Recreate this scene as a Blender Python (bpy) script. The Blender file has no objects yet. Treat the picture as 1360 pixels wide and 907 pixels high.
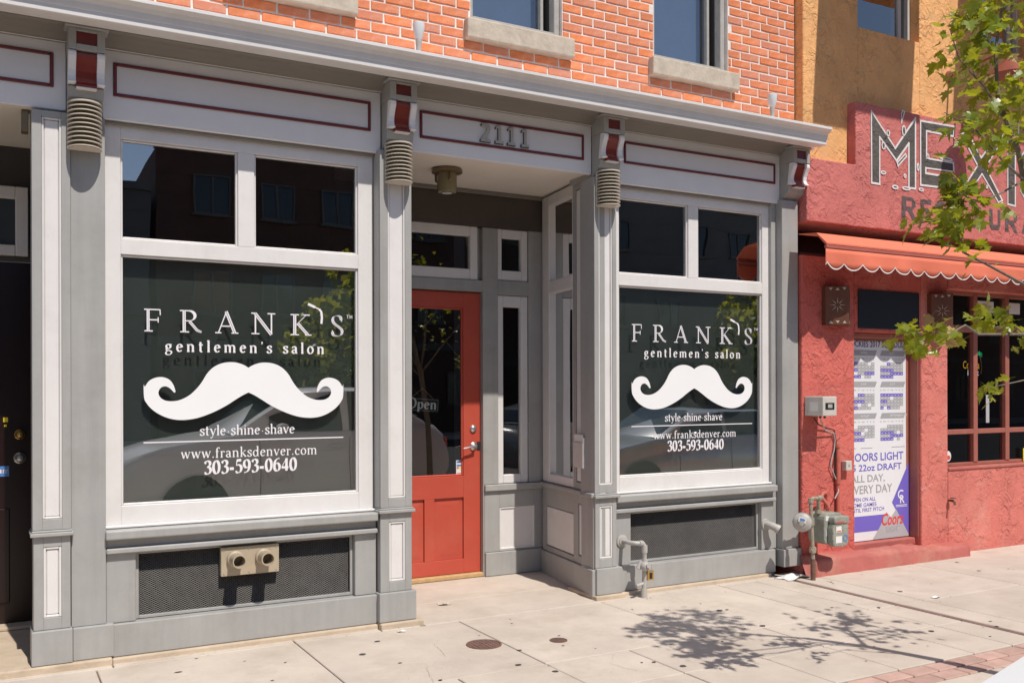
import bpy, bmesh, math, random
from mathutils import Vector, Matrix, Euler
random.seed(7)
C = bpy.context.scene.collection
sc = bpy.context.scene
R = math.radians

# ------------------------------------------------------------------ camera, sky, sun, exposure
cd = bpy.data.cameras.new('camera'); cam = bpy.data.objects.new('camera', cd); C.objects.link(cam)
sc.camera = cam
cd.sensor_width = 36.0; cd.lens = 1256.0/1360.0*36.0; cd.shift_y = 0.0467
cd.clip_start = 0.05; cd.clip_end = 600
cam.matrix_world = Matrix.Translation((0, -5.8, 1.5)) @ Matrix.Rotation(R(-29), 4, 'Z') @ Matrix.Rotation(R(90), 4, 'X') @ Matrix.Rotation(R(-0.15), 4, 'Z')
SX, SZ = 0.115, 1.53                      # sun stands at (SX, -1, SZ)
world = bpy.data.worlds.new('World'); sc.world = world; world.use_nodes = True
wn = world.node_tree; bg = wn.nodes['Background']
sky = wn.nodes.new('ShaderNodeTexSky'); sky.sky_type = 'NISHITA'; sky.sun_disc = False
sky.sun_elevation = math.atan(SZ/math.hypot(1, SX)); sky.sun_rotation = R(173.4)
sky.dust_density = 2.0; sky.altitude = 1600
wn.links.new(sky.outputs[0], bg.inputs[0]); bg.inputs[1].default_value = 0.10
sl = bpy.data.lights.new('sun', 'SUN'); sun = bpy.data.objects.new('sun', sl); C.objects.link(sun)
sl.energy = 3.9; sl.angle = R(0.53); sl.color = (1.0, 0.94, 0.865)
sun.rotation_euler = Vector((SX, -1, SZ)).to_track_quat('Z', 'Y').to_euler(); sun.location = (2, -8, 12)
sc.view_settings.view_transform = 'Standard'; sc.view_settings.look = 'None'
sc.view_settings.exposure = 0.2; sc.view_settings.gamma = 1.0
sc.cycles.max_bounces = 8; sc.cycles.diffuse_bounces = 3; sc.cycles.transparent_max_bounces = 16

# ------------------------------------------------------------------ materials
def srgb(*c):
    return tuple(((v/255.0+0.055)/1.055)**2.4 if v > 10 else v/255.0/12.92 for v in c)
def mat(name, col, rough=0.55, var=0.0, vscale=6.0, bump=0.0, bscale=80.0, metal=0.0, rnd=0.0, spec=None,
        dirt=None, dirt_amt=0.0, dirt_scale=2.0, streak=0.0, chips=None, alt=None):
    m = bpy.data.materials.new(name); m.use_nodes = True
    nt = m.node_tree; b = nt.nodes['Principled BSDF']; N = nt.nodes.new; L = nt.links.new
    b.inputs['Roughness'].default_value = rough; b.inputs['Metallic'].default_value = metal
    if spec is not None: b.inputs['Specular IOR Level'].default_value = spec
    b.inputs['Base Color'].default_value = (*col, 1)
    tc = N('ShaderNodeTexCoord')
    src = None
    if var or rnd or dirt:
        rgb = N('ShaderNodeRGB'); rgb.outputs[0].default_value = (*col, 1); src = rgb.outputs[0]
        if var:
            n = N('ShaderNodeTexNoise'); n.inputs['Scale'].default_value = vscale; n.inputs['Detail'].default_value = 6
            n.inputs['Roughness'].default_value = 0.65
            L(tc.outputs['Object'], n.inputs['Vector'])
            mr = N('ShaderNodeMapRange'); mr.inputs[1].default_value = 0.3; mr.inputs[2].default_value = 0.7
            mr.inputs[3].default_value = 1-var; mr.inputs[4].default_value = 1+var
            L(n.outputs[0], mr.inputs[0])
            vm = N('ShaderNodeVectorMath'); vm.operation = 'SCALE'; L(src, vm.inputs[0]); L(mr.outputs[0], vm.inputs['Scale'])
            src = vm.outputs[0]
        if rnd:
            oi = N('ShaderNodeObjectInfo')
            mr = N('ShaderNodeMapRange'); mr.inputs[3].default_value = 1-rnd; mr.inputs[4].default_value = 1+rnd
            L(oi.outputs['Random'], mr.inputs[0])
            vm = N('ShaderNodeVectorMath'); vm.operation = 'SCALE'; L(src, vm.inputs[0]); L(mr.outputs[0], vm.inputs['Scale'])
            src = vm.outputs[0]
        if alt:      # some pieces of another firing
            oi2 = N('ShaderNodeObjectInfo'); wn2 = N('ShaderNodeTexWhiteNoise'); wn2.noise_dimensions = '1D'; L(oi2.outputs['Random'], wn2.inputs['W'])
            pw2 = N('ShaderNodeMath'); pw2.operation = 'POWER'; pw2.inputs[1].default_value = 1.8; L(wn2.outputs['Value'], pw2.inputs[0])
            mx = N('ShaderNodeMix'); mx.data_type = 'RGBA'; L(pw2.outputs[0], mx.inputs[0]); L(src, mx.inputs[6]); mx.inputs[7].default_value = (*alt, 1); src = mx.outputs[2]
        if dirt:
            n = N('ShaderNodeTexNoise'); n.inputs['Scale'].default_value = dirt_scale; n.inputs['Detail'].default_value = 9
            n.inputs['Roughness'].default_value = 0.72
            L(tc.outputs['Object'], n.inputs['Vector'])
            mr = N('ShaderNodeMapRange'); mr.inputs[1].default_value = 0.5; mr.inputs[2].default_value = 0.72
            mr.inputs[3].default_value = 0; mr.inputs[4].default_value = dirt_amt
            L(n.outputs[0], mr.inputs[0])
            mx = N('ShaderNodeMix'); mx.data_type = 'RGBA'; L(mr.outputs[0], mx.inputs[0]); L(src, mx.inputs[6])
            mx.inputs[7].default_value = (*dirt, 1); src = mx.outputs[2]
        if streak:
            geo = N('ShaderNodeNewGeometry'); mp = N('ShaderNodeMapping'); mp.inputs['Scale'].default_value = (16, 16, 0.9)
            L(geo.outputs['Position'], mp.inputs['Vector'])
            n = N('ShaderNodeTexNoise'); n.inputs['Scale'].default_value = 1.0; n.inputs['Detail'].default_value = 7; n.inputs['Roughness'].default_value = 0.7
            L(mp.outputs[0], n.inputs['Vector'])
            mr = N('ShaderNodeMapRange'); mr.inputs[1].default_value = 0.42; mr.inputs[2].default_value = 0.75
            mr.inputs[3].default_value = 1.0; mr.inputs[4].default_value = 1-streak; L(n.outputs[0], mr.inputs[0])
            vm = N('ShaderNodeVectorMath'); vm.operation = 'SCALE'; L(src, vm.inputs[0]); L(mr.outputs[0], vm.inputs['Scale']); src = vm.outputs[0]
        if chips:
            n = N('ShaderNodeTexNoise'); n.inputs['Scale'].default_value = 11; n.inputs['Detail'].default_value = 10; n.inputs['Roughness'].default_value = 0.8
            L(tc.outputs['Object'], n.inputs['Vector'])
            mr = N('ShaderNodeMapRange'); mr.inputs[1].default_value = 0.705; mr.inputs[2].default_value = 0.725; mr.inputs[4].default_value = 0.8
            L(n.outputs[0], mr.inputs[0]); mx = N('ShaderNodeMix'); mx.data_type = 'RGBA'; L(mr.outputs[0], mx.inputs[0]); L(src, mx.inputs[6])
            mx.inputs[7].default_value = (*chips, 1); src = mx.outputs[2]
        L(src, b.inputs['Base Color'])
    if bump:
        n = N('ShaderNodeTexNoise'); n.inputs['Scale'].default_value = bscale; n.inputs['Detail'].default_value = 4
        L(tc.outputs['Object'], n.inputs['Vector'])
        bp = N('ShaderNodeBump'); bp.inputs['Distance'].default_value = bump; bp.inputs['Strength'].default_value = 0.8
        L(n.outputs[0], bp.inputs['Height']); L(bp.outputs[0], b.inputs['Normal'])
    return m
def stucco(name, col, depth=0.012, scale=5.0, wear=None):
    m = bpy.data.materials.new(name); m.use_nodes = True
    nt = m.node_tree; b = nt.nodes['Principled BSDF']; N = nt.nodes.new; L = nt.links.new
    b.inputs['Roughness'].default_value = 0.85; b.inputs['Specular IOR Level'].default_value = 0.25
    geo = N('ShaderNodeNewGeometry')
    warp = N('ShaderNodeTexNoise'); warp.inputs['Scale'].default_value = 14; warp.inputs['Detail'].default_value = 2
    L(geo.outputs['Position'], warp.inputs['Vector'])
    vm = N('ShaderNodeVectorMath'); vm.operation = 'MULTIPLY_ADD'; vm.inputs[1].default_value = (0.07, 0.07, 0.07)
    L(warp.outputs['Color'], vm.inputs[0]); L(geo.outputs['Position'], vm.inputs[2])
    n1 = N('ShaderNodeTexNoise'); n1.inputs['Scale'].default_value = scale; n1.inputs['Detail'].default_value = 3
    n1.inputs['Roughness'].default_value = 0.5; n1.inputs['Distortion'].default_value = 1.2
    L(vm.outputs[0], n1.inputs['Vector'])
    mul = N('ShaderNodeMath'); mul.operation = 'MULTIPLY'; mul.inputs[1].default_value = 6.0; L(n1.outputs[0], mul.inputs[0])
    fr = N('ShaderNodeMath'); fr.operation = 'FRACT'; L(mul.outputs[0], fr.inputs[0])   # stepped ridges where the trowel lifted
    pw = N('ShaderNodeMath'); pw.operation = 'POWER'; pw.inputs[1].default_value = 2.5; L(fr.outputs[0], pw.inputs[0])
    n2 = N('ShaderNodeTexNoise'); n2.inputs['Scale'].default_value = 40; n2.inputs['Detail'].default_value = 5
    L(geo.outputs['Position'], n2.inputs['Vector'])
    n3 = N('ShaderNodeTexNoise'); n3.inputs['Scale'].default_value = 4.5; n3.inputs['Detail'].default_value = 3
    L(geo.outputs['Position'], n3.inputs['Vector'])
    gt = N('ShaderNodeMapRange'); gt.inputs[1].default_value = 0.35; gt.inputs[2].default_value = 0.6; L(n3.outputs[0], gt.inputs[0])
    m3 = N('ShaderNodeMath'); m3.operation = 'MULTIPLY'; L(pw.outputs[0], m3.inputs[0]); L(gt.outputs[0], m3.inputs[1])
    ad = N('ShaderNodeMath'); ad.operation = 'MULTIPLY_ADD'; ad.inputs[1].default_value = 0.75; L(n2.outputs[0], ad.inputs[0]); L(m3.outputs[0], ad.inputs[2])
    bp = N('ShaderNodeBump'); bp.inputs['Distance'].default_value = depth; bp.inputs['Strength'].default_value = 1
    L(ad.outputs[0], bp.inputs['Height']); L(bp.outputs[0], b.inputs['Normal'])
    n4 = N('ShaderNodeTexNoise'); n4.inputs['Scale'].default_value = 2.2; n4.inputs['Detail'].default_value = 8; n4.inputs['Roughness'].default_value = 0.7
    L(geo.outputs['Position'], n4.inputs['Vector'])
    mr = N('ShaderNodeMapRange'); mr.inputs[1].default_value = 0.3; mr.inputs[2].default_value = 0.7
    mr.inputs[3].default_value = 0.84; mr.inputs[4].default_value = 1.14; L(n4.outputs[0], mr.inputs[0])
    rgb = N('ShaderNodeRGB'); rgb.outputs[0].default_value = (*col, 1)
    sc2 = N('ShaderNodeVectorMath'); sc2.operation = 'SCALE'; L(rgb.outputs[0], sc2.inputs[0]); L(mr.outputs[0], sc2.inputs['Scale'])
    src = sc2.outputs[0]
    if wear:
        n5 = N('ShaderNodeTexNoise'); n5.inputs['Scale'].default_value = 1.6; n5.inputs['Detail'].default_value = 10; n5.inputs['Roughness'].default_value = 0.75
        L(geo.outputs['Position'], n5.inputs['Vector'])
        m5 = N('ShaderNodeMapRange'); m5.inputs[1].default_value = 0.52; m5.inputs[2].default_value = 0.7; m5.inputs[4].default_value = 0.55
        L(n5.outputs[0], m5.inputs[0])
        mx = N('ShaderNodeMix'); mx.data_type = 'RGBA'; L(m5.outputs[0], mx.inputs[0]); L(src, mx.inputs[6]); mx.inputs[7].default_value = (*wear, 1)
        src = mx.outputs[2]
    L(src, b.inputs['Base Color'])
    return m
def glass_mat(name, tint=(0.93, 0.96, 0.95), k=1.9):
    m = bpy.data.materials.new(name); m.use_nodes = True; nt = m.node_tree; nt.nodes.clear(); N = nt.nodes.new; L = nt.links.new
    o = N('ShaderNodeOutputMaterial'); mx = N('ShaderNodeMixShader'); t = N('ShaderNodeBsdfTransparent'); g = N('ShaderNodeBsdfGlossy')
    t.inputs[0].default_value = (*tint, 1); g.inputs['Roughness'].default_value = 0.0; g.inputs[0].default_value = (1, 1, 1, 1)
    f = N('ShaderNodeFresnel'); f.inputs[0].default_value = 1.5
    ge = N('ShaderNodeNewGeometry')
    a = N('ShaderNodeMath'); a.operation = 'MULTIPLY'; a.inputs[1].default_value = k; L(f.outputs[0], a.inputs[0])
    inv = N('ShaderNodeMath'); inv.operation = 'SUBTRACT'; inv.inputs[0].default_value = 1; L(ge.outputs['Backfacing'], inv.inputs[1])
    a2 = N('ShaderNodeMath'); a2.operation = 'MULTIPLY'; L(a.outputs[0], a2.inputs[0]); L(inv.outputs[0], a2.inputs[1]); a2.use_clamp = True
    tc = N('ShaderNodeTexCoord'); n = N('ShaderNodeTexNoise'); n.inputs['Scale'].default_value = 1.6; n.inputs['Detail'].default_value = 1
    L(tc.outputs['Object'], n.inputs['Vector'])
    bp = N('ShaderNodeBump'); bp.inputs['Distance'].default_value = 0.002; L(n.outputs[0], bp.inputs['Height']); L(bp.outputs[0], g.inputs['Normal'])
    L(a2.outputs[0], mx.inputs[0]); L(t.outputs[0], mx.inputs[1]); L(g.outputs[0], mx.inputs[2]); L(mx.outputs[0], o.inputs[0])
    return m
def emit(name, col, s):
    m = mat(name, col); b = m.node_tree.nodes['Principled BSDF']
    b.inputs['Emission Color'].default_value = (*col, 1); b.inputs['Emission Strength'].default_value = s
    return m
M = {}
M['grey'] = mat('grey_paint', (0.365, 0.36, 0.345), 0.5, 0.07, 3.0, 0.0007, 35, dirt=(0.27, 0.25, 0.22), dirt_amt=0.4, dirt_scale=2.4, streak=0.11, chips=(0.52, 0.50, 0.46))
M['white'] = mat('pale_trim_paint', (0.72, 0.695, 0.675), 0.42, 0.03, 4.0, 0.0006, 40, dirt=(0.5, 0.46, 0.42), dirt_amt=0.3, dirt_scale=3.0, streak=0.035, chips=(0.42, 0.36, 0.30))
M['frieze'] = mat('frieze_paint', (0.79, 0.775, 0.78), 0.45, 0.03, 4.0, 0.0005, 40)
M['panel_grey'] = mat('fascia_panel_paint', (0.72, 0.71, 0.725), 0.45, 0.03, 4.0, 0.0005, 40)
M['maroon'] = mat('maroon_paint', (0.14, 0.014, 0.016), 0.4, 0.1, 8)
M['inlay'] = mat('oxblood_paint', (0.22, 0.024, 0.012), 0.3, 0.15, 9, 0.0015, 30)
M['reddoor'] = mat('red_door_paint', (0.49, 0.076, 0.046), 0.38, 0.06, 3, 0.0006, 50, dirt=(0.45, 0.16, 0.11), dirt_amt=0.3)
M['ceil'] = mat('soffit_paint', (0.80, 0.75, 0.68), 0.6, 0.03, 4)
M['taupe'] = mat('taupe_moulding_tone', (0.21, 0.19, 0.165), 0.5, 0.04, 4)
M['header'] = mat('shade_brown_header', (0.075, 0.06, 0.05), 0.55, 0.08, 4)  # brown deepened so the header carries the shade of the recess
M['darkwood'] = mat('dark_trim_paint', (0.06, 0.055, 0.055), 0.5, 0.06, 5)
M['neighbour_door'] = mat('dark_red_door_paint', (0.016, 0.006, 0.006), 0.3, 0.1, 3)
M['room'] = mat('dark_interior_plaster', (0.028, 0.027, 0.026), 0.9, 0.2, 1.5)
M['shade'] = mat('green_grey_blind_fabric', (0.17, 0.176, 0.165), 0.85, 0.10, 2.5, 0.0008, 120)
M['blind'] = mat('blue_grey_curtain', (0.20, 0.235, 0.30), 0.9, 0.06, 8)
M['glass'] = glass_mat('window_glass', (0.84, 0.88, 0.86), 8.0)
M['glass4'] = glass_mat('door_glass', (0.9, 0.93, 0.92), 4.5)
M['glass3'] = glass_mat('restaurant_window_glass', (0.8, 0.8, 0.8), 0.9)
M['glass2'] = glass_mat('upper_window_glass', (0.8, 0.85, 0.9), 4.0)
M['vinyl'] = mat('white_vinyl', (0.83, 0.83, 0.83), 0.5, 0.015, 3)
M['vinyl2'] = mat('white_letter_vinyl', (0.80, 0.77, 0.79), 0.5)
M['inline'] = mat('violet_inline_vinyl', (0.30, 0.24, 0.31), 0.5)
M['brick'] = mat('red_brick', (0.74, 0.225, 0.085), 0.85, 0.20, 14, 0.004, 60, rnd=0.15, alt=(0.62, 0.235, 0.145), dirt=(0.68, 0.42, 0.32), dirt_amt=0.7, dirt_scale=8, chips=(0.16, 0.07, 0.05))
M['mortar'] = mat('pale_mortar', (0.82, 0.73, 0.66), 0.9, 0.16, 10, 0.002, 60)
M['stone'] = mat('limestone_sill', (0.53, 0.45, 0.36), 0.85, 0.18, 9, 0.004, 40, dirt=(0.30, 0.25, 0.20), dirt_amt=0.55, dirt_scale=7)
M['concrete'] = mat('pavement_concrete', (0.525, 0.455, 0.385), 0.85, 0.10, 2.6, 0.002, 130, rnd=0.05, dirt=(0.40, 0.33, 0.26), dirt_amt=0.65, dirt_scale=1.9, chips=(0.34, 0.28, 0.22))
M['joint'] = mat('joint_grit', (0.22, 0.155, 0.10), 0.95, 0.3, 8)
M['plinth'] = mat('plinth_concrete', (0.52, 0.42, 0.31), 0.9, 0.14, 5, 0.003, 50, dirt=(0.36, 0.27, 0.18), dirt_amt=0.6, dirt_scale=4)
M['paver'] = mat('pink_paver', (0.46, 0.30, 0.25), 0.9, 0.15, 10, 0.002, 70, rnd=0.14)
M['asphalt'] = mat('asphalt', (0.06, 0.06, 0.06), 0.9, 0.2, 3, 0.004, 120)
M['rust'] = mat('rusty_iron', (0.16, 0.085, 0.06), 0.75, 0.3, 25, 0.003, 60)
M['drain'] = mat('drain_strip_iron', (0.20, 0.125, 0.11), 0.7, 0.25, 12, 0.002, 60)
M['mesh'] = mat('grey_steel_mesh', (0.25, 0.235, 0.22), 0.5, 0.15, 8)
M['void'] = mat('vent_cavity', (0.03, 0.028, 0.03), 0.95, 0.35, 2.5)
M['tanplate'] = mat('tan_vent_plate', (0.42, 0.35, 0.25), 0.45, 0.08, 9)
M['pipe'] = mat('grey_painted_pipe', (0.42, 0.40, 0.37), 0.45, 0.12, 20, 0.001, 60)
M['taupe_lamp'] = mat('taupe_lamp_enamel', (0.56, 0.50, 0.42), 0.35, 0.05, 6)
M['bronze'] = mat('bronze_fitting', (0.22, 0.155, 0.085), 0.35, 0.15, 9, metal=0.6)
M['brass'] = mat('brass', (0.65, 0.42, 0.14), 0.3, metal=0.9)
M['steel'] = mat('brushed_steel', (0.62, 0.61, 0.60), 0.28, metal=0.85)
M['wood'] = mat('tan_threshold_wood', (0.50, 0.32, 0.15), 0.7, 0.15, 20)
M['black'] = mat('black_rubber', (0.02, 0.02, 0.02), 0.6)
M['redstucco'] = stucco('red_stucco', (0.58, 0.138, 0.112), 0.0075, 8.5, wear=(0.63, 0.27, 0.21))
M['redstucco2'] = stucco('faded_red_stucco', (0.62, 0.185, 0.15), 0.007, 8.5, wear=(0.70, 0.36, 0.29))
M['pinkstucco'] = stucco('dusty_pink_stucco', (0.56, 0.175, 0.155), 0.0075, 8.5)
M['orangestucco'] = stucco('ochre_stucco', (0.81, 0.43, 0.18), 0.0075, 8.5, wear=(0.68, 0.42, 0.20))
M['redsmooth'] = mat('brick_red_paint', (0.42, 0.115, 0.095), 0.7, 0.15, 4, 0.004, 25, dirt=(0.50, 0.30, 0.2), dirt_amt=0.5, dirt_scale=3)
M['slotshade'] = mat('maroon_slot_shade', (0.06, 0.015, 0.012), 0.8, 0.15, 4)  # near-black maroon puts the shade of the slot into its colour
M['brownframe'] = mat('red_brown_frame_paint', (0.34, 0.115, 0.085), 0.5, 0.12, 10)
M['awning'] = mat('orange_red_canvas', (0.74, 0.185, 0.105), 0.85, 0.05, 5, 0.0012, 150)
M['barpink'] = mat('faded_rose_bar', (0.42, 0.115, 0.09), 0.5, 0.05, 5)
M['awnline'] = mat('white_piping', (0.8, 0.74, 0.72), 0.8)
M['signgrey'] = stucco('charcoal_sign_paint', (0.11, 0.10, 0.09), 0.008, 8.5, wear=(0.20, 0.17, 0.15))
M['signgrey2'] = stucco('faded_grey_sign_paint', (0.13, 0.10, 0.095), 0.008, 8.5, wear=(0.20, 0.13, 0.12))
M['signwhite'] = mat('white_sign_outline', (0.72, 0.68, 0.66), 0.8, 0.12, 20)
M['poster'] = mat('poster_paper', (0.74, 0.745, 0.76), 0.5, 0.02, 2)
M['purple'] = mat('poster_violet', (0.165, 0.125, 0.52), 0.5)
M['pgrey'] = mat('poster_grey', (0.36, 0.36, 0.37), 0.5)
M['plight'] = mat('poster_pale_grey', (0.42, 0.42, 0.43), 0.5)
M['pnavy'] = mat('poster_navy', (0.05, 0.06, 0.28), 0.5)
M['pred'] = mat('poster_red', (0.68, 0.06, 0.05), 0.5)
M['tin'] = mat('rusted_tin', (0.145, 0.055, 0.03), 0.55, 0.2, 12, 0.001, 60, metal=0.2)
M['tinlight'] = mat('pierced_tin_inlay', (0.50, 0.42, 0.33), 0.7)
M['meter'] = mat('meter_grey_green', (0.29, 0.30, 0.255), 0.5, 0.18, 14, 0.001, 50, dirt=(0.2, 0.15, 0.1), dirt_amt=0.6, dirt_scale=12)
M['oldpipe'] = mat('weathered_pipe', (0.33, 0.29, 0.22), 0.6, 0.25, 20, 0.001, 50, dirt=(0.24, 0.1, 0.05), dirt_amt=0.7, dirt_scale=14)
M['redpipe'] = mat('red_painted_pipe', (0.48, 0.12, 0.085), 0.55, 0.15, 14)
M['boxgrey'] = mat('pale_box_enamel', (0.55, 0.52, 0.47), 0.45, 0.06, 8)
M['sticker'] = mat('white_sticker', (0.75, 0.73, 0.70), 0.5, 0.04, 20)
M['stickred'] = mat('red_sticker_ink', (0.6, 0.10, 0.07), 0.5)
M['stickblue'] = mat('blue_sticker_ink', (0.08, 0.22, 0.55), 0.5)
M['stickyel'] = mat('yellow_sticker', (0.85, 0.65, 0.03), 0.5)
M['board'] = mat('black_sign_board', (0.018, 0.02, 0.02), 0.4)
M['bark'] = mat('grey_brown_bark', (0.20, 0.165, 0.125), 0.85, 0.25, 25, 0.002, 60)
M['carwhite'] = mat('white_car_paint', (0.72, 0.73, 0.73), 0.12)
M['carsilver'] = mat('silver_car_paint', (0.42, 0.44, 0.45), 0.2, metal=0.5)
M['carglass'] = mat('car_glass', (0.02, 0.035, 0.04), 0.04)
M['tyre'] = mat('tyre_rubber', (0.02, 0.02, 0.02), 0.8)
M['brick2'] = mat('dark_brown_brick_wall', (0.085, 0.045, 0.036), 0.9, 0.2, 2)
M['fartrim'] = mat('far_trim_paint', (0.11, 0.105, 0.10), 0.8)
M['greywall'] = mat('grey_render_wall', (0.11, 0.11, 0.115), 0.9, 0.1, 1)
M['darkwin'] = mat('far_window_glass', (0.03, 0.035, 0.045), 0.1)
M['lens'] = mat('frosted_lens', (0.66, 0.68, 0.68), 0.3)
M['lampglass'] = mat('smoky_amber_glass', (0.24, 0.20, 0.11), 0.15, 0.1, 12)
M['lampred'] = mat('red_brown_lamp_enamel', (0.26, 0.075, 0.05), 0.4, 0.15, 10)
M['neony'] = emit('yellow_neon', (0.9, 0.5, 0.05), 0.55)
M['neonw'] = emit('white_neon', (0.7, 0.75, 0.8), 0.6)
M['neong'] = emit('green_neon', (0.02, 0.6, 0.25), 0.45)
M['paper'] = mat('crumpled_paper', (0.72, 0.69, 0.66), 0.8, 0.06, 9)
M['plastic'] = mat('clear_plastic', (0.55, 0.5, 0.48), 0.25, 0.1, 12)
def leaf_mat(name, col, tr):
    m = bpy.data.materials.new(name); m.use_nodes = True; nt = m.node_tree; b = nt.nodes['Principled BSDF']; N = nt.nodes.new; L = nt.links.new
    oi = N('ShaderNodeObjectInfo'); ge = N('ShaderNodeTexCoord'); no = N('ShaderNodeTexNoise'); no.inputs['Scale'].default_value = 3.0
    L(ge.outputs['Object'], no.inputs['Vector'])
    ad = N('ShaderNodeMath'); ad.operation = 'ADD'; L(oi.outputs['Random'], ad.inputs[0]); L(no.outputs[0], ad.inputs[1])
    mr = N('ShaderNodeMapRange'); mr.inputs[1].default_value = 0.3; mr.inputs[2].default_value = 1.5; mr.inputs[3].default_value = 0.6; mr.inputs[4].default_value = 1.5
    L(ad.outputs[0], mr.inputs[0])
    rgb = N('ShaderNodeRGB'); rgb.outputs[0].default_value = (*col, 1)
    vm = N('ShaderNodeVectorMath'); vm.operation = 'SCALE'; L(rgb.outputs[0], vm.inputs[0]); L(mr.outputs[0], vm.inputs['Scale'])
    L(vm.outputs[0], b.inputs['Base Color']); b.inputs['Roughness'].default_value = 0.35
    t = N('ShaderNodeBsdfTranslucent'); t.inputs[0].default_value = (*tr, 1)
    mx = N('ShaderNodeMixShader'); mx.inputs[0].default_value = 0.36
    o = nt.nodes['Material Output']; L(b.outputs[0], mx.inputs[1]); L(t.outputs[0], mx.inputs[2]); L(mx.outputs[0], o.inputs[0])
    return m
M['leaf'] = leaf_mat('maple_leaf', (0.105, 0.15, 0.014), (0.62, 0.60, 0.02))
M['leafdry'] = leaf_mat('scorched_maple_leaf', (0.42, 0.30, 0.14), (0.5, 0.35, 0.12))

# ------------------------------------------------------------------ builders
class MB:
    def __init__(s): s.v = []; s.f = []
    def poly(s, pts): i = len(s.v); s.v += [tuple(p) for p in pts]; s.f.append(tuple(range(i, i+len(pts)))); return s
    def box(s, x0, x1, y0, y1, z0, z1):
        i = len(s.v)
        s.v += [(x0,y0,z0),(x1,y0,z0),(x1,y1,z0),(x0,y1,z0),(x0,y0,z1),(x1,y0,z1),(x1,y1,z1),(x0,y1,z1)]
        s.f += [tuple(i+k for k in q) for q in ((3,2,1,0),(4,5,6,7),(0,1,5,4),(1,2,6,5),(2,3,7,6),(3,0,4,7))]
        return s
    def boxes(s, l):
        for b in l: s.box(*b)
        return s
    def prism(s, pts, a, b, axis='X'):
        """closed outline extruded along axis; outline given in the other two coordinates in cyclic-safe order"""
        n = len(pts); i = len(s.v)
        def mk(p, t): return {'X': (t, p[0], p[1]), 'Y': (p[0], t, p[1]), 'Z': (p[0], p[1], t)}[axis]
        s.v += [mk(p, a) for p in pts] + [mk(p, b) for p in pts]
        s.f.append(tuple(i+k for k in range(n))); s.f.append(tuple(i+n+k for k in reversed(range(n))))
        for k in range(n): s.f.append((i+k, i+n+k, i+n+(k+1) % n, i+(k+1) % n))
        return s
    def tube(s, pts, r, n=8, cap=True):
        pts = [Vector(p) for p in pts]; m = len(pts); base = len(s.v)
        rr = r if isinstance(r, (list, tuple)) else [r]*m
        up = None
        for k, p in enumerate(pts):
            t = (pts[min(k+1, m-1)]-pts[max(k-1, 0)]).normalized()
            if up is None: up = t.orthogonal().normalized()
            up = (up-t*up.dot(t)).normalized(); w = t.cross(up)
            for j in range(n):
                a = 2*math.pi*j/n; s.v.append(tuple(p+(up*math.cos(a)+w*math.sin(a))*rr[k]))
        for k in range(m-1):
            for j in range(n):
                a = base+k*n+j; b = base+k*n+(j+1) % n; s.f.append((a, b, b+n, a+n))
        if cap:
            s.f.append(tuple(base+j for j in reversed(range(n)))); s.f.append(tuple(base+(m-1)*n+j for j in range(n)))
        return s
    def cyl(s, c, r, h, axis='Z', n=20, r2=None):
        c = Vector(c); d = {'X': Vector((1,0,0)), 'Y': Vector((0,1,0)), 'Z': Vector((0,0,1))}[axis]
        return s.tube([c, c+d*h], [r, r if r2 is None else r2], n)
    def lathe(s, c, prof, n=24, a0=0, a1=360, axis='Z', sy=1.0):
        """prof: list of (radius, height); partial sweeps allowed"""
        base = len(s.v); full = abs(a1-a0) >= 360; m = n if full else n+1
        for (r, h) in prof:
            for j in range(m):
                a = R(a0+(a1-a0)*j/n)
                if axis == 'Z': s.v.append((c[0]+r*math.cos(a), c[1]+r*math.sin(a)*sy, c[2]+h))
                else: s.v.append((c[0]+r*math.cos(a), c[1]+h, c[2]+r*math.sin(a)*sy))
        for k in range(len(prof)-1):
            for j in range(n):
                a = base+k*m+j; b = base+k*m+(j+1) % m; s.f.append((a, b, b+m, a+m))
        return s
    def build(s, name, m, parent=None, bevel=0.0, smooth=False, seg=1, solid=0.0):
        me = bpy.data.meshes.new(name); me.from_pydata(s.v, [], s.f); me.update()
        bm = bmesh.new(); bm.from_mesh(me); bmesh.ops.recalc_face_normals(bm, faces=bm.faces); bm.to_mesh(me); bm.free()
        me.materials.append(M[m] if isinstance(m, str) else m)
        o = bpy.data.objects.new(name, me); C.objects.link(o)
        if parent is not None: o.parent = parent
        if solid:
            md = o.modifiers.new('solid', 'SOLIDIFY'); md.thickness = solid; md.offset = 0
        if bevel:
            md = o.modifiers.new('bevel', 'BEVEL'); md.width = bevel; md.segments = seg; md.limit_method = 'ANGLE'; md.angle_limit = R(40)
        if smooth:
            for p in me.polygons: p.use_smooth = True
            try:
                me.set_sharp_from_angle(angle=R(42))
            except Exception: pass
        return o
def thing(name, label, cat, group=None, loc=(0,0,0)):
    o = bpy.data.objects.new(name, None); o.location = loc; o.empty_display_size = 0.1; C.objects.link(o)
    return tag(o, label, cat, group)
def tag(o, label=None, cat=None, group=None, kind=None):
    if label: o['label'] = label
    if cat: o['category'] = cat
    if group: o['group'] = group
    if kind: o['kind'] = kind
    return o
SPLIT = {'frieze_backing', 'jamb_liner', 'display_marks'}
TINY = {'calendar_cells', 'calendar_print', 'sticker_print', 'joint_strip', 'rivets'}
def bx(name, m, parent, l, bevel=0.003, **k):
    if name in SPLIT and len(l) > 1: return [MB().boxes([b]).build(name, m, parent, bevel, **k) for b in l][0]
    o = MB().boxes(l).build(name, m, parent, bevel, **k)
    if name in TINY: o['kind'] = 'stuff'
    return o
def lab(o, l): o['label'] = l; return o
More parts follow.
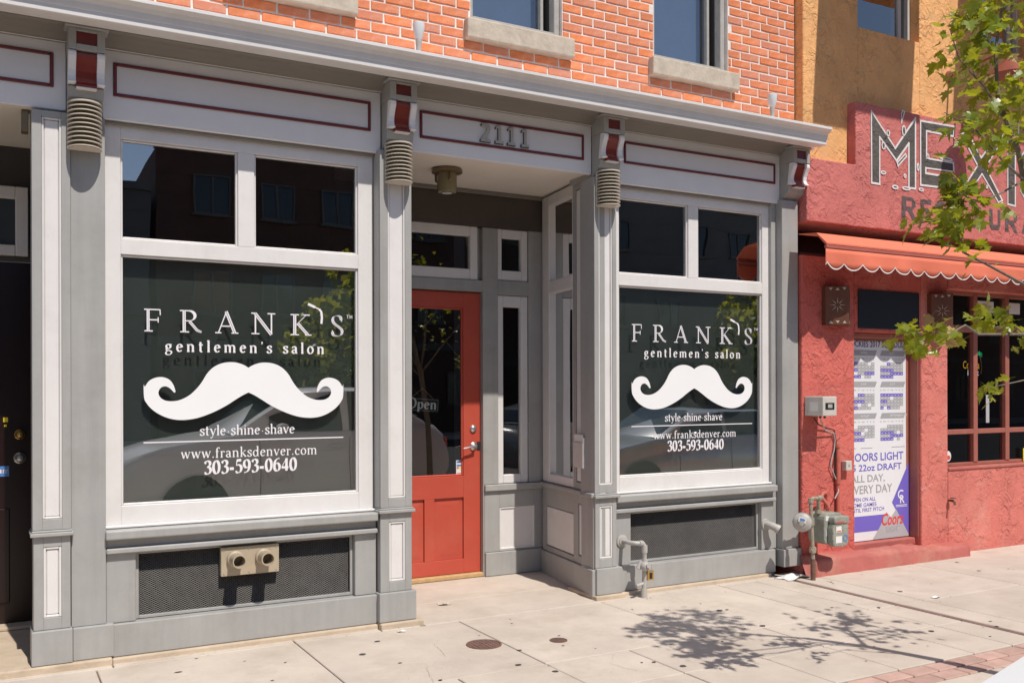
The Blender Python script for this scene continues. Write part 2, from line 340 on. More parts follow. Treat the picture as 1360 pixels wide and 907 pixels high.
def frame_boxes(x0, x1, z0, z1, w, y0, y1, wb=None, wt=None):
    wb = w if wb is None else wb; wt = w if wt is None else wt
    return [(x0, x0+w, y0, y1, z0, z1), (x1-w, x1, y0, y1, z0, z1), (x0+w, x1-w, y0, y1, z0, z0+wb), (x0+w, x1-w, y0, y1, z1-wt, z1)]

# ------------------------------------------------------------------ ground
base = 'structure'
pav = bx('pavement', 'joint', None, [(-14, 30, -4.30, -0.02, -0.30, -0.052)], 0); tag(pav, kind=base)
def slab(x0, x1, y0, y1, z=-0.04, m='concrete', g=0.004, th=0.011):
    z += random.uniform(-0.0012, 0.0012)
    mb = MB(); a, b, c, d = x0+g, x1-g, y0+g, y1-g; e = 0.004
    i = 0
    mb.v = [(a,c,z-th),(b,c,z-th),(b,d,z-th),(a,d,z-th),(a,c,z-e),(b,c,z-e),(b,d,z-e),(a,d,z-e),(a+e,c+e,z),(b-e,c+e,z),(b-e,d-e,z),(a+e,d-e,z)]
    mb.f = [(0,1,5,4),(1,2,6,5),(2,3,7,6),(3,0,4,7),(4,5,9,8),(5,6,10,9),(6,7,11,10),(7,4,8,11),(8,9,10,11)]
    return mb.build('paving_slab', m, pav)
row1 = [-5.1, -3.98, -2.86, -1.73, -0.6, 0.52, 1.64, 2.74, 3.88, 5.01, 5.37, 5.65]
row1b = [5.705, 5.95, 7.09, 8.2, 9.32, 10.44, 11.6]
for r in (row1, row1b):
    for a, b in zip(r, r[1:]): slab(a, b, -1.24, -0.115)
for a, b in zip(row1, row1[1:]): 
    pass
row2 = [-5.1, -3.4, -1.7, 0.0, 1.1, 2.19]
for a, b in zip(row2, row2[1:]): slab(a, b, -2.29, -1.24)
for a, b in zip([2.19, 2.74, 3.31, 3.88, 4.37, 5.02, 5.38, 5.65], [2.74, 3.31, 3.88, 4.37, 5.02, 5.38, 5.65]):
    slab(a, b, -1.76, -1.24); slab(a, b, -2.29, -1.76)
for a, b in zip(row1b, row1b[1:]): slab(a, b, -2.29, -1.24)
for k in range(14): slab(-5.1+k*1.25, -3.85+k*1.25, -3.4, -2.53); slab(-5.1+k*1.25, -3.85+k*1.25, -4.27, -3.4)
# strip between the first joint and the building
for a, b in ((0.61, 1.64), (1.64, 2.2), (2.2, 2.47), (3.87, 5.01), (5.01, 5.65), (5.705, 5.95), (5.95, 7.09), (7.09, 8.2), (8.2, 9.32), (9.32, 10.6), (-0.6, 0.61), (-2.8, -0.6)):
    slab(a, b, -0.115, 0.02)
# brick band along the tree lawn
for rrow in (0, 1):
    y0 = -2.41 if rrow == 0 else -2.525
    for k in range(66):
        x0 = -1.6+k*0.205+(0.1 if rrow else 0)
        mb = MB(); z = -0.041+random.uniform(-0.002, 0.001); e = 0.005; a, b, c, d = x0+.004, x0+.199, y0+.004, y0+.107
        mb.v = [(a,c,z-.02),(b,c,z-.02),(b,d,z-.02),(a,d,z-.02),(a,c,z-e),(b,c,z-e),(b,d,z-e),(a,d,z-e),(a+e,c+e,z),(b-e,c+e,z),(b-e,d-e,z),(a+e,d-e,z)]
        mb.f = [(0,1,5,4),(1,2,6,5),(2,3,7,6),(3,0,4,7),(4,5,9,8),(5,6,10,9),(6,7,11,10),(7,4,8,11),(8,9,10,11)]
        mb.build('brick', 'paver', pav)
kerb = bx('kerb', 'concrete', None, [(-14, 30, -4.47, -4.302, -0.35, -0.042)], 0.012, seg=2); tag(kerb, kind=base)
road = MB().poly([(-120, -22, -0.19), (150, -22, -0.19), (150, -4.4, -0.19), (-120, -4.4, -0.19)]).build('road', 'asphalt'); tag(road, kind=base)
ground = MB().poly([(-300, -300, -0.35), (300, -300, -0.35), (300, 300, -0.35), (-300, 300, -0.35)]).build('ground', 'plinth'); tag(ground, kind=base)
fp = bx('far_pavement', 'concrete', None, [(-60, 90, -24, -21.9, -0.3, -0.05)], 0); tag(fp, kind=base)
# drain cover strip and manholes
o = bx('drain_strip', 'drain', None, [(5.655, 5.70, -2.29, -0.30, -0.10, -0.0405)], 0.002)
tag(o, 'narrow rusty iron drain cover strip crossing the pavement towards the street', 'drain cover')
def manhole(x, y, r, label):
    t = thing('utility_cover', label, 'utility cover', None, (x, y, -0.04))
    o = MB().lathe((0,0,0), [(r*1.0, -0.02), (r*1.0, 0.004), (r*0.9, 0.005), (r*0.88, 0.001)], 28).build('rim', 'rust', t)
    mb = MB().lathe((0,0,0), [(0.0001, 0.002), (r*0.88, 0.002)], 28)
    mb.build('lid', 'rust', t)
    mb = MB()
    for a in range(-3, 4):
        for b in range(-3, 4):
            if math.hypot(a, b) < 3.4: mb.cyl((a*r*.24, b*r*.24, .002), r*.075, .004, n=6)
    mb.build('raised_studs', 'drain', t); return t
manhole(2.62, -0.715, 0.108, 'larger round rusty utility cover set in the pavement before the recessed entrance')
manhole(3.06, -0.86, 0.055, 'smaller round rusty utility cover right of the larger one on the pavement')

# ------------------------------------------------------------------ the brick shopfront building
shop = thing('brick_shopfront_building', 'red brick building with grey and white painted shopfront, recessed red door and number 2111', 'building')
# plinths
for b_ in [(-3.0, 0.61, -0.065, 1.3, -0.30, -0.002), (0.612, 2.20, -0.045, 0.3, -0.30, -0.012), (2.202, 2.50, -0.095, 0.3, -0.30, -0.003),
    (3.86, 4.12, -0.095, 0.3, -0.3, -0.006), (4.122, 5.62, -0.05, 0.3, -0.3, -0.012)]: bx('plinth', 'plinth', shop, [b_], 0.008, seg=2)
# recess floor, falling gently to the street
def floorpiece(y0, y1):
    f = lambda y: -0.038+0.036*(y+0.11)/1.08
    X0, X1 = 2.503, 3.86
    mb = MB(); mb.v = [(X0, y0, f(y0)), (X1+0.147*max(0, y0)+.02, y0, f(y0)), (X1+0.147*y1+.02, y1, f(y1)), (X0-.1, y1, f(y1)),
                       (X0, y0, -0.2), (X1+0.147*max(0, y0)+.02, y0, -0.2), (X1+.147*y1+.02, y1, -0.2), (X0-.1, y1, -0.2)]
    mb.f = [(0,1,2,3), (4,7,6,5), (0,4,5,1), (1,5,6,2), (2,6,7,3), (3,7,4,0)]
    mb.build('entrance_floor_slab', 'concrete', shop, 0.004)
floorpiece(-0.115, 0.386); floorpiece(0.394, 1.10)
# base boards, stiles and aprons of the two window bays
def bay(x0, x1, gx0, gx1, zb):
    bx('base_board', 'grey', shop, [(x0, x1, -0.022, 0.12, zb, 0.176)], 0.006, seg=2)
    bx('stile', 'grey', shop, [(x0, gx0, 0.0, 0.12, 0.178, 0.573)], 0.004)
    bx('stile', 'grey', shop, [(gx1, x1, 0.0, 0.12, 0.178, 0.573)], 0.004)
    bx('ledge_moulding', 'grey', shop, [(x0, x1, -0.034, 0.13, 0.575, 0.604)], 0.005)
    bx('apron', 'grey', shop, [(x0, x1, 0.004, 0.13, 0.606, 0.653)], 0)
    bx('sill', 'grey', shop, [(x0-0.005, x1, -0.052, 0.14, 0.655, 0.708)], 0.01, seg=3)
    # vent grille: frame, cavity, expanded mesh
    g = bx('vent_grille', 'void', shop, [(gx0, gx1, 0.30, 0.32, 0.178, 0.573), (gx0-.0, gx0+.01, 0.125, 0.30, 0.178, 0.573), (gx1-.01, gx1, 0.125, 0.30, 0.178, 0.573), (gx0, gx1, 0.125, 0.3, 0.165, 0.177)], 0)
    bx('grille_frame', 'grey', g, frame_boxes(gx0+.002, gx1-.002, 0.180, 0.571, 0.018, 0.040, 0.062), 0.002)
    mb = MB(); cw, ch = 0.0235, 0.0125; y = 0.050; t = 0.0017
    nx = int((gx1-gx0-0.04)/cw); nz = int(0.352/ch*2)
    X0 = gx0+0.02; Z0 = 0.199
    for r in range(nz):
        for c in range(nx):
            xa = X0+c*cw; za = Z0+r*ch/2
            if (r % 2): xs = (xa, xa+cw/2, xa+cw); zs = (za, za+ch/2, za)
            else: xs = (xa, xa+cw/2, xa+cw); zs = (za+ch/2, za, za+ch/2)
            i = len(mb.v)
            for xx, zz in zip(xs, zs): mb.v += [(xx, y-.003, zz-t*.55), (xx, y+.003, zz+t*.75)]
            mb.f += [(i, i+2, i+3, i+1), (i+2, i+4, i+5, i+3)]
    o = mb.build('expanded_mesh', 'mesh', g); o['kind'] = 'stuff'
    return g
gL = bay(0.583, 2.203, 0.742, 2.060, -0.010)
gR = bay(4.078, 5.690, 4.236, 5.557, -0.010)
# tan plate with two vent stubs in the left grille
pl = bx('vent_plate', 'tanplate', shop, [(1.219, 1.567, -0.006, 0.036, 0.384, 0.556)], 0.002)
for x in (1.300, 1.470):
    MB().lathe((x, -0.007, 0.486), [(0.049, 0.0), (0.049, -0.022), (0.040, -0.030), (0.038, -0.100), (0.0405, -0.104), (0.0405, -0.122), (0.034, -0.122), (0.033, -0.02), (0.0, -0.02)], 24, axis='Y').build('vent_stub', 'tanplate', pl, smooth=True)
mb = MB()
for x in (1.235, 1.55, 1.385):
    for z in (0.40, 0.54): mb.cyl((x, -0.009, z), 0.005, 0.004, 'Y', 6)
mb.build('screws', 'steel', pl)['kind'] = 'stuff'

# pilasters
def pilaster(x0, x1, yf, px0, px1, bx0, bx1, zb=0.0, ztop=3.05, yb=0.14, lower=True):
    p = bx('pilaster', 'grey', shop, [(x0, px0-.012, yf, yb, 0.735, ztop), (px1+.012, x1, yf, yb, 0.735, ztop), (px0-.012, px1+.012, yf, yb, 0.735, 0.795), (px0-.012, px1+.012, yf, yb, 3.0, ztop),
        (px0-.012, px1+.012, yf+.03, yb, 0.795, 3.0)], 0.002)
    # lower part
    bx('pilaster_pedestal', 'grey', p, [(x0+.004, px0-.008, yf, yb, 0.19, 0.70), (px1+.008, x1-.004, yf, yb, 0.19, 0.70), (px0-.008, px1+.008, yf, yb, 0.19, 0.255), (px0-.008, px1+.008, yf, yb, 0.642, 0.70), (px0-.008, px1+.008, yf+.025, yb, 0.255, 0.642)], 0.002)
    bx('ledge', 'grey', p, [(x0-.012, x1+.012, yf-.028, yb, 0.702, 0.722), (x0-.004, x1+.004, yf-.012, yb, 0.7222, 0.7335)], 0.003)
    bx('base_block', 'grey', p, [(bx0, bx1, yf-.022, yb, zb, 0.188)], 0.005, seg=2)
    bx('panel', 'white', p, [(px0, px1, yf+.012, yf+.029, 0.807, 2.988)], 0.006)
    bx('panel_moulding', 'white', p, frame_boxes(px0-.0115, px1+.0115, 0.7955, 2.9995, 0.011, yf+.003, yf+.0295), 0.003)
    bx('panel', 'white', p, [(px0+.006, px1-.006, yf+.010, yf+.0245, 0.269, 0.628)], 0.006)
    bx('panel_moulding', 'white', p, frame_boxes(px0-.0075, px1+.0075, 0.2555, 0.6415, 0.0125, yf+.003, yf+.0248), 0.003)
    return p
pilaster(0.211, 0.403, -0.03, 0.272, 0.346, 0.204, 0.408, ztop=3.035)
bx('pilaster_board', 'grey', shop, [(0.4045, 0.582, -0.012, 0.14, 0.184, 3.035)], 0.002)
bx('base_block', 'grey', shop, [(0.410, 0.622, -0.036, 0.12, 0.0, 0.1825)], 0.005, seg=2)
pilaster(2.210, 2.436, -0.05, 2.282, 2.378, 2.200, 2.456)
bx('corner_bead', 'grey', shop, [(2.2112, 2.225, -0.064, -0.051, 0.736, 3.04)], 0.002)
pilaster(3.878, 4.074, -0.05, 3.928, 4.026, 3.880, 4.106, zb=-0.004)
# plain right hand end pilaster, its base block hanging clear of the ground
pr = bx('pilaster', 'grey', shop, [(5.742, 5.922, -0.05, 0.14, 0.176, 3.06), (5.688, 5.7418, 0.02, 0.14, 0.176, 3.05)], 0.003)
bx('base_block', 'grey', pr, [(5.732, 5.932, -0.075, 0.14, 0.03, 0.174)], 0.004)

# big shop windows
def shop_window(x0, x1, gx0, gx1, m0, m1, tag_):
    yf = 0.05
    w = bx('shop_window', 'white', shop, [(x0, gx0, yf, 0.12, 0.722, 3.06), (gx1, x1, yf, 0.12, 0.722, 3.06),
        (gx0, gx1, yf, 0.12, 0.722, 0.836), (gx0, gx1, yf, 0.12, 2.948, 3.06), (gx0, gx1, yf, 0.12, 2.283, 2.374), (m0, m1, yf, 0.12, 2.374, 2.948)], 0.003)
    lab(w, tag_)
    bx('sill_moulding', 'white', w, [(x0-.004, x1, 0.020, 0.049, 0.711, 0.727)], 0.005)
    bx('pane', 'glass', w, [(gx0, gx1, 0.0800, 0.0850, 0.836, 2.283)], 0)
    bx('pane', 'glass', w, [(gx0, m0, 0.0800, 0.0850, 2.374, 2.948)], 0)
    bx('pane', 'glass', w, [(m1, gx1, 0.0800, 0.0850, 2.374, 2.948)], 0)
    g = 0.012
    fr = []
    for a, b, c, d in ((gx0, gx1, 0.836, 2.283), (gx0, m0, 2.374, 2.948), (m1, gx1, 2.374, 2.948)): fr += frame_boxes(a, b, c, d, g, 0.062, 0.079)
    bx('glazing_bead', 'white', w, fr, 0.004)
    return w
wL = shop_window(0.586, 2.206, 0.671, 2.104, 1.337, 1.436, 'large left shop window with white moustache lettering')
wR = shop_window(4.077, 5.712, 4.168, 5.618, 4.838, 4.938, 'large right shop window with white moustache lettering')
# roller blinds just behind the lower panes
for nm, a, b, l in (('l', 0.625, 2.15, 'dark green grey blind right behind the lower pane of the left shop window'), ('r', 4.12, 5.665, 'dark green grey blind right behind the lower pane of the right shop window')):
    o = bx('window_blind', 'shade', None, [(a, b, 0.132, 0.138, 0.80, 2.34)], 0); tag(o, l, 'blind')
    
# interiors (dark shop rooms behind the glass)
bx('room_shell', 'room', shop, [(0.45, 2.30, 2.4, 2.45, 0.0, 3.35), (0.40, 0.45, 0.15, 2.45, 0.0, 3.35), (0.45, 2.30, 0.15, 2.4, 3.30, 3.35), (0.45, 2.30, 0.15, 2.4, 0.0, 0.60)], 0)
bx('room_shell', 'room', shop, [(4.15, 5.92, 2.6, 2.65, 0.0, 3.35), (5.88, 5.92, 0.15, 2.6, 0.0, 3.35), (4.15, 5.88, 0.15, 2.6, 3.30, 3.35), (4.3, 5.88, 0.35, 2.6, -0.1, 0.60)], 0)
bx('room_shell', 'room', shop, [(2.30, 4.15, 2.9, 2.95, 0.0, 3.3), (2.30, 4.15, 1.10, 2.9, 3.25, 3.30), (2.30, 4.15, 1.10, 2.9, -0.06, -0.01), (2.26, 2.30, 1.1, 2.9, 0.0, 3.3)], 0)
# body walls so nothing shows through from the side
bx('wall', 'greywall', shop, [(-3.0, -2.9, 0.12, 6, -0.1, 9), (-3.0, 5.93, 6, 6.1, -0.1, 9), (5.96, 5.965, 2.7, 6, 0, 9)], 0)

# ---------- recess: back wall with door and side lights
bw = bx('entrance_back_wall', 'grey', shop, [
    (3.476, 3.615, 0.95, 1.08, 0.735, 2.80), (3.90, 4.06, 0.95, 1.08, 0.735, 2.803),
    (3.615, 3.90, 0.95, 1.08, 2.265, 2.383), (2.42, 3.476, 0.95, 1.08, 2.283, 2.373), (2.42, 2.545, 0.95, 1.08, 0.0, 2.80)], 0.003)
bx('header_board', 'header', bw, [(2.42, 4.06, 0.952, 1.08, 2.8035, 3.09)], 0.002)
bx('apron', 'grey', bw, [(3.488, 3.625, 0.95, 1.08, 0.19, 0.68), (3.955, 4.05, 0.95, 1.08, 0.19, 0.68), (3.625, 3.955, 0.95, 1.08, 0.19, 0.20), (3.625, 3.955, 0.95, 1.08, 0.545, 0.68), (3.625, 3.955, .97, 1.08, .20, .545)], 0.003)
bx('sill', 'grey', bw, [(3.484, 4.03, 0.925, 1.08, 0.682, 0.733)], 0.006, seg=2)
bx('base_board', 'grey', bw, [(3.490, 4.02, 0.932, 1.08, 0.0, 0.188)], 0.004)
bx('panel', 'white', bw, [(3.632, 3.948, 0.962, 0.969, 0.207, 0.538)], 0.004)
bx('panel_moulding', 'white', bw, frame_boxes(3.626, 3.954, 0.201, 0.544, 0.013, 0.953, 0.9695), 0.003)
# sash frames: transom over door, small upper light, tall side light
def light(name, x0, x1, z0, z1, gx0, gx1, gz0, gz1, y, parent, m='white'):
    f = bx(name, m, parent, [(x0, gx0, y, y+.05, z0, z1), (gx1, x1, y, y+.05, z0, z1), (gx0, gx1, y, y+.05, z0, gz0), (gx0, gx1, y, y+.05, gz1, z1)], 0.006, seg=2)
    bx('pane', 'glass4', f, [(gx0, gx1, y+.028, y+.033, gz0, gz1)], 0); return f
lab(light('window', 2.548, 3.437, 2.376, 2.802, 2.61, 3.370, 2.461, 2.722, 0.962, shop), 'wide transom light above the red door')
lab(light('window', 3.618, 3.897, 2.386, 2.802, 3.657, 3.840, 2.467, 2.729, 0.962, shop), 'small square light above the side light')
lab(light('window', 3.618, 3.897, 0.736, 2.262, 3.668, 3.833, 0.806, 2.170, 0.962, shop), 'tall narrow side light right of the red door')
# door casing and red door
bx('door_casing', 'grey', shop, [(3.476, 3.4875, 0.952, 1.07, 0.0, 0.735), (3.437, 3.475, 1.0, 1.07, 2.376, 2.80), (3.4765, 3.49, 0.962, 1.07, 0.735, 2.282)], 0.002)
dr = bx('door', 'reddoor', shop, [(3.325, 3.474, 1.0, 1.045, 0.038, 2.275), (2.56, 2.70, 1.0, 1.045, 0.038, 2.275), (2.70, 3.325, 1.0, 1.045, 2.150, 2.275),
    (2.70, 3.325, 1.0, 1.045, 0.640, 0.812), (2.70, 3.325, 1.0, 1.045, 0.038, 0.150), (2.984, 3.070, 1.0, 1.045, 0.150, 0.640), (2.70, 2.984, 1.018, 1.04, 0.150, 0.640), (3.070, 3.325, 1.018, 1.04, 0.150, 0.640)], 0.002)
lab(dr, 'red glazed entrance door with two lower panels')
for a, b in ((2.70, 2.984), (3.070, 3.325)):
    pn = MB(); i = 0
    x0, x1, z0, z1 = a+.022, b-.022, .172, .618
    pn.v = [(x0, 1.0175, z0), (x1, 1.0175, z0), (x1, 1.0175, z1), (x0, 1.0175, z1), (x0+.03, 1.0135, z0+.03), (x1-.03, 1.0135, z0+.03), (x1-.03, 1.0135, z1-.03), (x0+.03, 1.0135, z1-.03)]
    pn.f = [(0,1,5,4), (1,2,6,5), (2,3,7,6), (3,0,4,7), (4,5,6,7)]
    pn.build('panel', 'reddoor', dr)
bx('glazing_bead', 'reddoor', dr, frame_boxes(2.70, 3.325, 0.812, 2.150, 0.014, 1.008, 1.03), 0.004)
bx('pane', 'glass4', dr, [(2.714, 3.311, 1.020, 1.025, 0.826, 2.136)], 0)
o = MB().lathe((3.410, 1.0, 1.185), [(0.030, 0), (0.030, -0.008), (0.025, -0.014), (0.016, -0.02), (0.0, -0.021)], 20, axis='Y').build('deadbolt', 'steel', dr, smooth=True)
mb = MB().lathe((3.412, 1.0, 1.045), [(0.033, 0), (0.033, -0.008), (0.027, -0.014), (0.012, -0.02), (0.012, -0.05), (0.0, -0.052)], 20, axis='Y')
mb.tube([(3.412, 0.955, 1.045), (3.38, 0.948, 1.043), (3.33, 0.946, 1.036), (3.300, 0.95, 1.032)], [.0095, .0085, .0075, .006], 8)
mb.build('handle', 'steel', dr, smooth=True)
bx('strike_plate', 'black', dr, [(3.444, 3.472, .996, .9995, 1.01, 1.08)], 0.001)
st = bx('sticker', 'sticker', dr, [(3.268, 3.318, 1.0185, 1.0195, 0.822, 0.935)], 0)
lab(st, 'narrow card payment sticker at the foot of the door glass')
bx('sticker_print', 'stickblue', st, [(3.273, 3.313, 1.0178, 1.0184, 0.914, 0.930), (3.273, 3.313, 1.0178, 1.0184, 0.886, 0.902)], 0)
bx('sticker_print', 'stickred', st, [(3.273, 3.29, 1.0178, 1.0184, 0.868, 0.882), (3.276, 3.310, 1.0178, 1.0184, 0.830, 0.835)], 0)
bx('sticker_print', 'stickyel', st, [(3.292, 3.313, 1.0178, 1.0184, 0.868, 0.882)], 0)
bx('threshold', 'wood', shop, [(2.55, 3.487, 0.955, 1.10, 0.0, 0.034)], 0.006)

# ---------- recess right side wall (slightly splayed)
k_ = 0.147; ang = math.atan(k_)
side = bpy.data.objects.new('entrance_side_wall', None)
def side_mesh(l, name, m, parent, bevel=0.003):
    """boxes given as (s0,s1,d0,d1,z0,z1): s runs into the recess, d runs to the right from the face"""
    ca, sa = math.cos(ang), math.sin(ang)
    mb = MB().boxes([(d0, d1, s0, s1, z0, z1) for (s0, s1, d0, d1, z0, z1) in l])
    mb.v = [(3.880+x*ca+y*sa, y*ca-x*sa, z) for (x, y, z) in mb.v]
    return mb.build(name, m, parent, bevel)
sw = side_mesh([(-0.03, 0.052, 0.0, 0.10, 0.74, 3.06), (0.27, 0.322, 0.0, 0.1, 0.74, 3.06), (0.052, 0.27, 0.0, 0.1, 0.74, 0.795), (0.052, 0.27, 0.0, 0.1, 3.015, 3.06),
    (0.052, 0.27, 0.018, 0.1, 0.795, 3.015)], 'entrance_side_wall', 'grey', shop)
side_mesh([(-0.03, 0.012, 0.0, 0.1, 0.18, 0.70), (0.235, 0.322, 0.0, 0.1, 0.18, 0.70), (0.864, 0.94, 0.0, 0.1, 0.18, 0.70), (0.012, 0.235, 0.0, 0.1, 0.635, 0.70), (0.012, 0.235, 0.0, 0.1, 0.18, 0.24),
    (0.322, 0.864, 0.0, 0.1, 0.55, 0.70), (0.322, 0.864, 0, 0.1, 0.18, 0.222), (0.012, 0.235, 0.018, 0.1, 0.24, 0.635), (0.322, 0.864, 0.018, 0.1, 0.222, 0.55)], 'apron', 'grey', sw)
side_mesh([(-0.045, 0.95, -0.022, 0.1, 0.702, 0.738)], 'ledge', 'grey', sw, 0.006)
side_mesh([(-0.05, 0.93, -0.018, 0.1, -0.02, 0.178)], 'base_board', 'grey', sw, 0.004)
side_mesh([(0.058, 0.264, 0.006, 0.0175, 0.802, 3.008)], 'panel', 'white', sw)
side_mesh([(0.020, 0.227, 0.006, 0.0175, 0.248, 0.627)], 'panel', 'white', sw)
side_mesh([(0.330, 0.856, 0.006, 0.0175, 0.230, 0.542)], 'panel', 'white', sw)
w = side_mesh([(0.322, 0.345, 0.004, 0.08, 0.742, 3.075), (0.80, 0.945, 0.004, 0.08, 0.742, 3.075), (0.345, 0.80, 0.004, 0.08, 0.742, 0.815), (0.345, 0.80, 0.004, 0.08, 2.99, 3.075), (0.345, 0.80, 0.004, 0.08, 2.28, 2.38)], 'window', 'white', shop, 0.006)
lab(w, 'two paned window in the splayed side wall of the entrance')
side_mesh([(0.345, 0.80, 0.035, 0.040, 0.815, 2.28)], 'pane', 'glass', w, 0)
side_mesh([(0.345, 0.80, 0.035, 0.040, 2.38, 2.99)], 'pane', 'glass', w, 0)
# left side of the recess, seen only from elsewhere
bx('entrance_side_wall', 'grey', shop, [(2.44, 2.50, 0.141, 0.95, -0.02, 3.08)], 0.003)
bx('ceiling', 'ceil', shop, [(2.30, 4.10, 0.04, 1.10, 3.092, 3.2)], 0)
bx('cove_moulding', 'taupe', shop, [(2.50, 4.02, 0.925, 0.949, 3.06, 3.0915)], 0.004)

# ---------- left neighbouring entrance of the same building
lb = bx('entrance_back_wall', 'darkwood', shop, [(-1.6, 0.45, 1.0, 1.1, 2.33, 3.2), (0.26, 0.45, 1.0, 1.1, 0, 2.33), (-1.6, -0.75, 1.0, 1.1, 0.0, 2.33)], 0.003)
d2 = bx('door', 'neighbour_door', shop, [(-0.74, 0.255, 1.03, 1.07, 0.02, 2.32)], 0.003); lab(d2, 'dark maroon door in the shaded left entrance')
bx('panel', 'neighbour_door', d2, [(-0.6, 0.12, 1.018, 1.029, 0.15, 0.75)], 0.005)
for z, m, r in ((1.22, 'brass', 0.032), (1.07, 'steel', 0.036)):
    MB().lathe((0.178, 1.03, z), [(r, 0), (r, -0.01), (r*.8, -0.016), (r*.55, -0.03), (r*.75, -0.045), (r*.5, -0.06), (0, -0.062)], 20, axis='Y').build('door_knob' if m == 'steel' else 'deadbolt', m, d2, smooth=True)
s2 = bx('sticker', 'stickblue', d2, [(0.045, 0.118, 1.026, 1.0285, 0.955, 1.02)], 0)
bx('sticker_print', 'sticker', s2, [(0.055, 0.075, 1.024, 1.0255, .975, 1.0), (0.082, 0.088, 1.024, 1.0255, .975, 1.0), (.092, .108, 1.024, 1.0255, .992, 1.0), (.097, .103, 1.024, 1.0255, .975, 1.0)], 0)
bx('sticker', 'stickyel', d2, [(0.085, 0.112, 1.026, 1.0285, 1.30, 1.33), (0.09, 0.105, 1.026, 1.0285, 1.27, 1.285)], 0)
light('window', -0.72, 0.228, 2.355, 2.79, -0.62, 0.155, 2.42, 2.715, 0.955, shop)
bx('entrance_side_wall', 'grey', shop, [(0.40, 0.47, 0.141, 1.0, -0.02, 3.08)], 0)
bx('entrance_side_wall', 'grey', shop, [(-1.7, -1.6, -0.02, 1.1, -0.02, 3.1)], 0)
bx('wall', 'grey', shop, [(-3.0, -1.7, -0.0, 0.1, 0.0, 3.04)], 0)
bx('ceiling', 'ceil', shop, [(-1.65, 0.45, 0.02, 1.0, 3.05, 3.2)], 0)
bx('window_box', 'bronze', shop, [(0.165, 0.20, 0.06, 0.14, 2.93, 3.048)], 0.002)
bx('threshold', 'plinth', shop, [(-0.8, 0.3, 0.9, 1.03, 0.0, 0.02)], 0.004)

# ---------- frieze, cornice
fr = bx('frieze', 'frieze', shop, [(-3.0, 0.385, 0.0, 0.3, 3.052, 3.43), (0.57, 2.243, 0.0, 0.3, 3.038, 3.43), (2.437, 3.888, 0.0, 0.04, 3.078, 3.43), (4.08, 5.768, 0.0, 0.3, 3.038, 3.43)], 0.004)
bx('frieze_backing', 'grey', fr, [(0.385, 0.57, 0.02, 0.3, 3.04, 3.43), (2.243, 2.437, 0.02, 0.3, 3.05, 3.43), (3.888, 4.08, 0.02, 0.3, 3.05, 3.43), (5.768, 5.945, 0.02, 0.3, 3.06, 3.43)], 0)
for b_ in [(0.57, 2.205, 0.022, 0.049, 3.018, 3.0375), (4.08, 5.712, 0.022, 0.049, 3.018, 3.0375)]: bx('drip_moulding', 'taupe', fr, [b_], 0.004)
for (x0, x1, z0, z1) in ((-2.2, 0.322, 3.173, 3.366), (0.627, 2.172, 3.170, 3.362), (2.516, 3.819, 3.172, 3.358), (4.177, 5.712, 3.192, 3.360)):
    p = bx('fascia_panel', 'panel_grey', fr, [(x0+.02, x1-.02, -0.004, -0.0005, z0+.02, z1-.02)], 0)
    bx('panel_moulding', 'maroon', p, frame_boxes(x0, x1, z0, z1, 0.0195, -0.011, -0.0006), 0.004)
cor = MB()
prof = [(0.05, 3.432), (-0.004, 3.432), (-0.012, 3.440), (-0.020, 3.441), (-0.045, 3.462), (-0.085, 3.482), (-0.118, 3.490), (-0.13, 3.498), (-0.205, 3.498), (-0.205, 3.474), (-0.335, 3.462),
        (-0.350, 3.4585), (-0.360, 3.462), (-0.362, 3.500), (-0.366, 3.506), (-0.372, 3.535), (-0.388, 3.556), (-0.412, 3.566), (-0.420, 3.570), (-0.420, 3.590), (-0.408, 3.594), (0.05, 3.64)]
cor.prism(prof, -3.0, 5.925, 'X')
co = cor.build('cornice', 'white', shop, 0.0015)
# taupe laid over the white bed moulding, its dark tone carrying the cove's shade
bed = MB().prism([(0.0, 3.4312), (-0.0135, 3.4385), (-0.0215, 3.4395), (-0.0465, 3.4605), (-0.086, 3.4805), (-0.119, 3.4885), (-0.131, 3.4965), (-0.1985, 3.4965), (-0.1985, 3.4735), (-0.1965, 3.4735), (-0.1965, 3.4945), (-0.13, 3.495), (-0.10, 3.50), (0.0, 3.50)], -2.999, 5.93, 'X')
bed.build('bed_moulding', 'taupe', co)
# fascia joints
bx('joint_strip', 'taupe', co, [(2.842, 2.844, -0.3675, -0.3655, 3.512, 3.530)], 0)

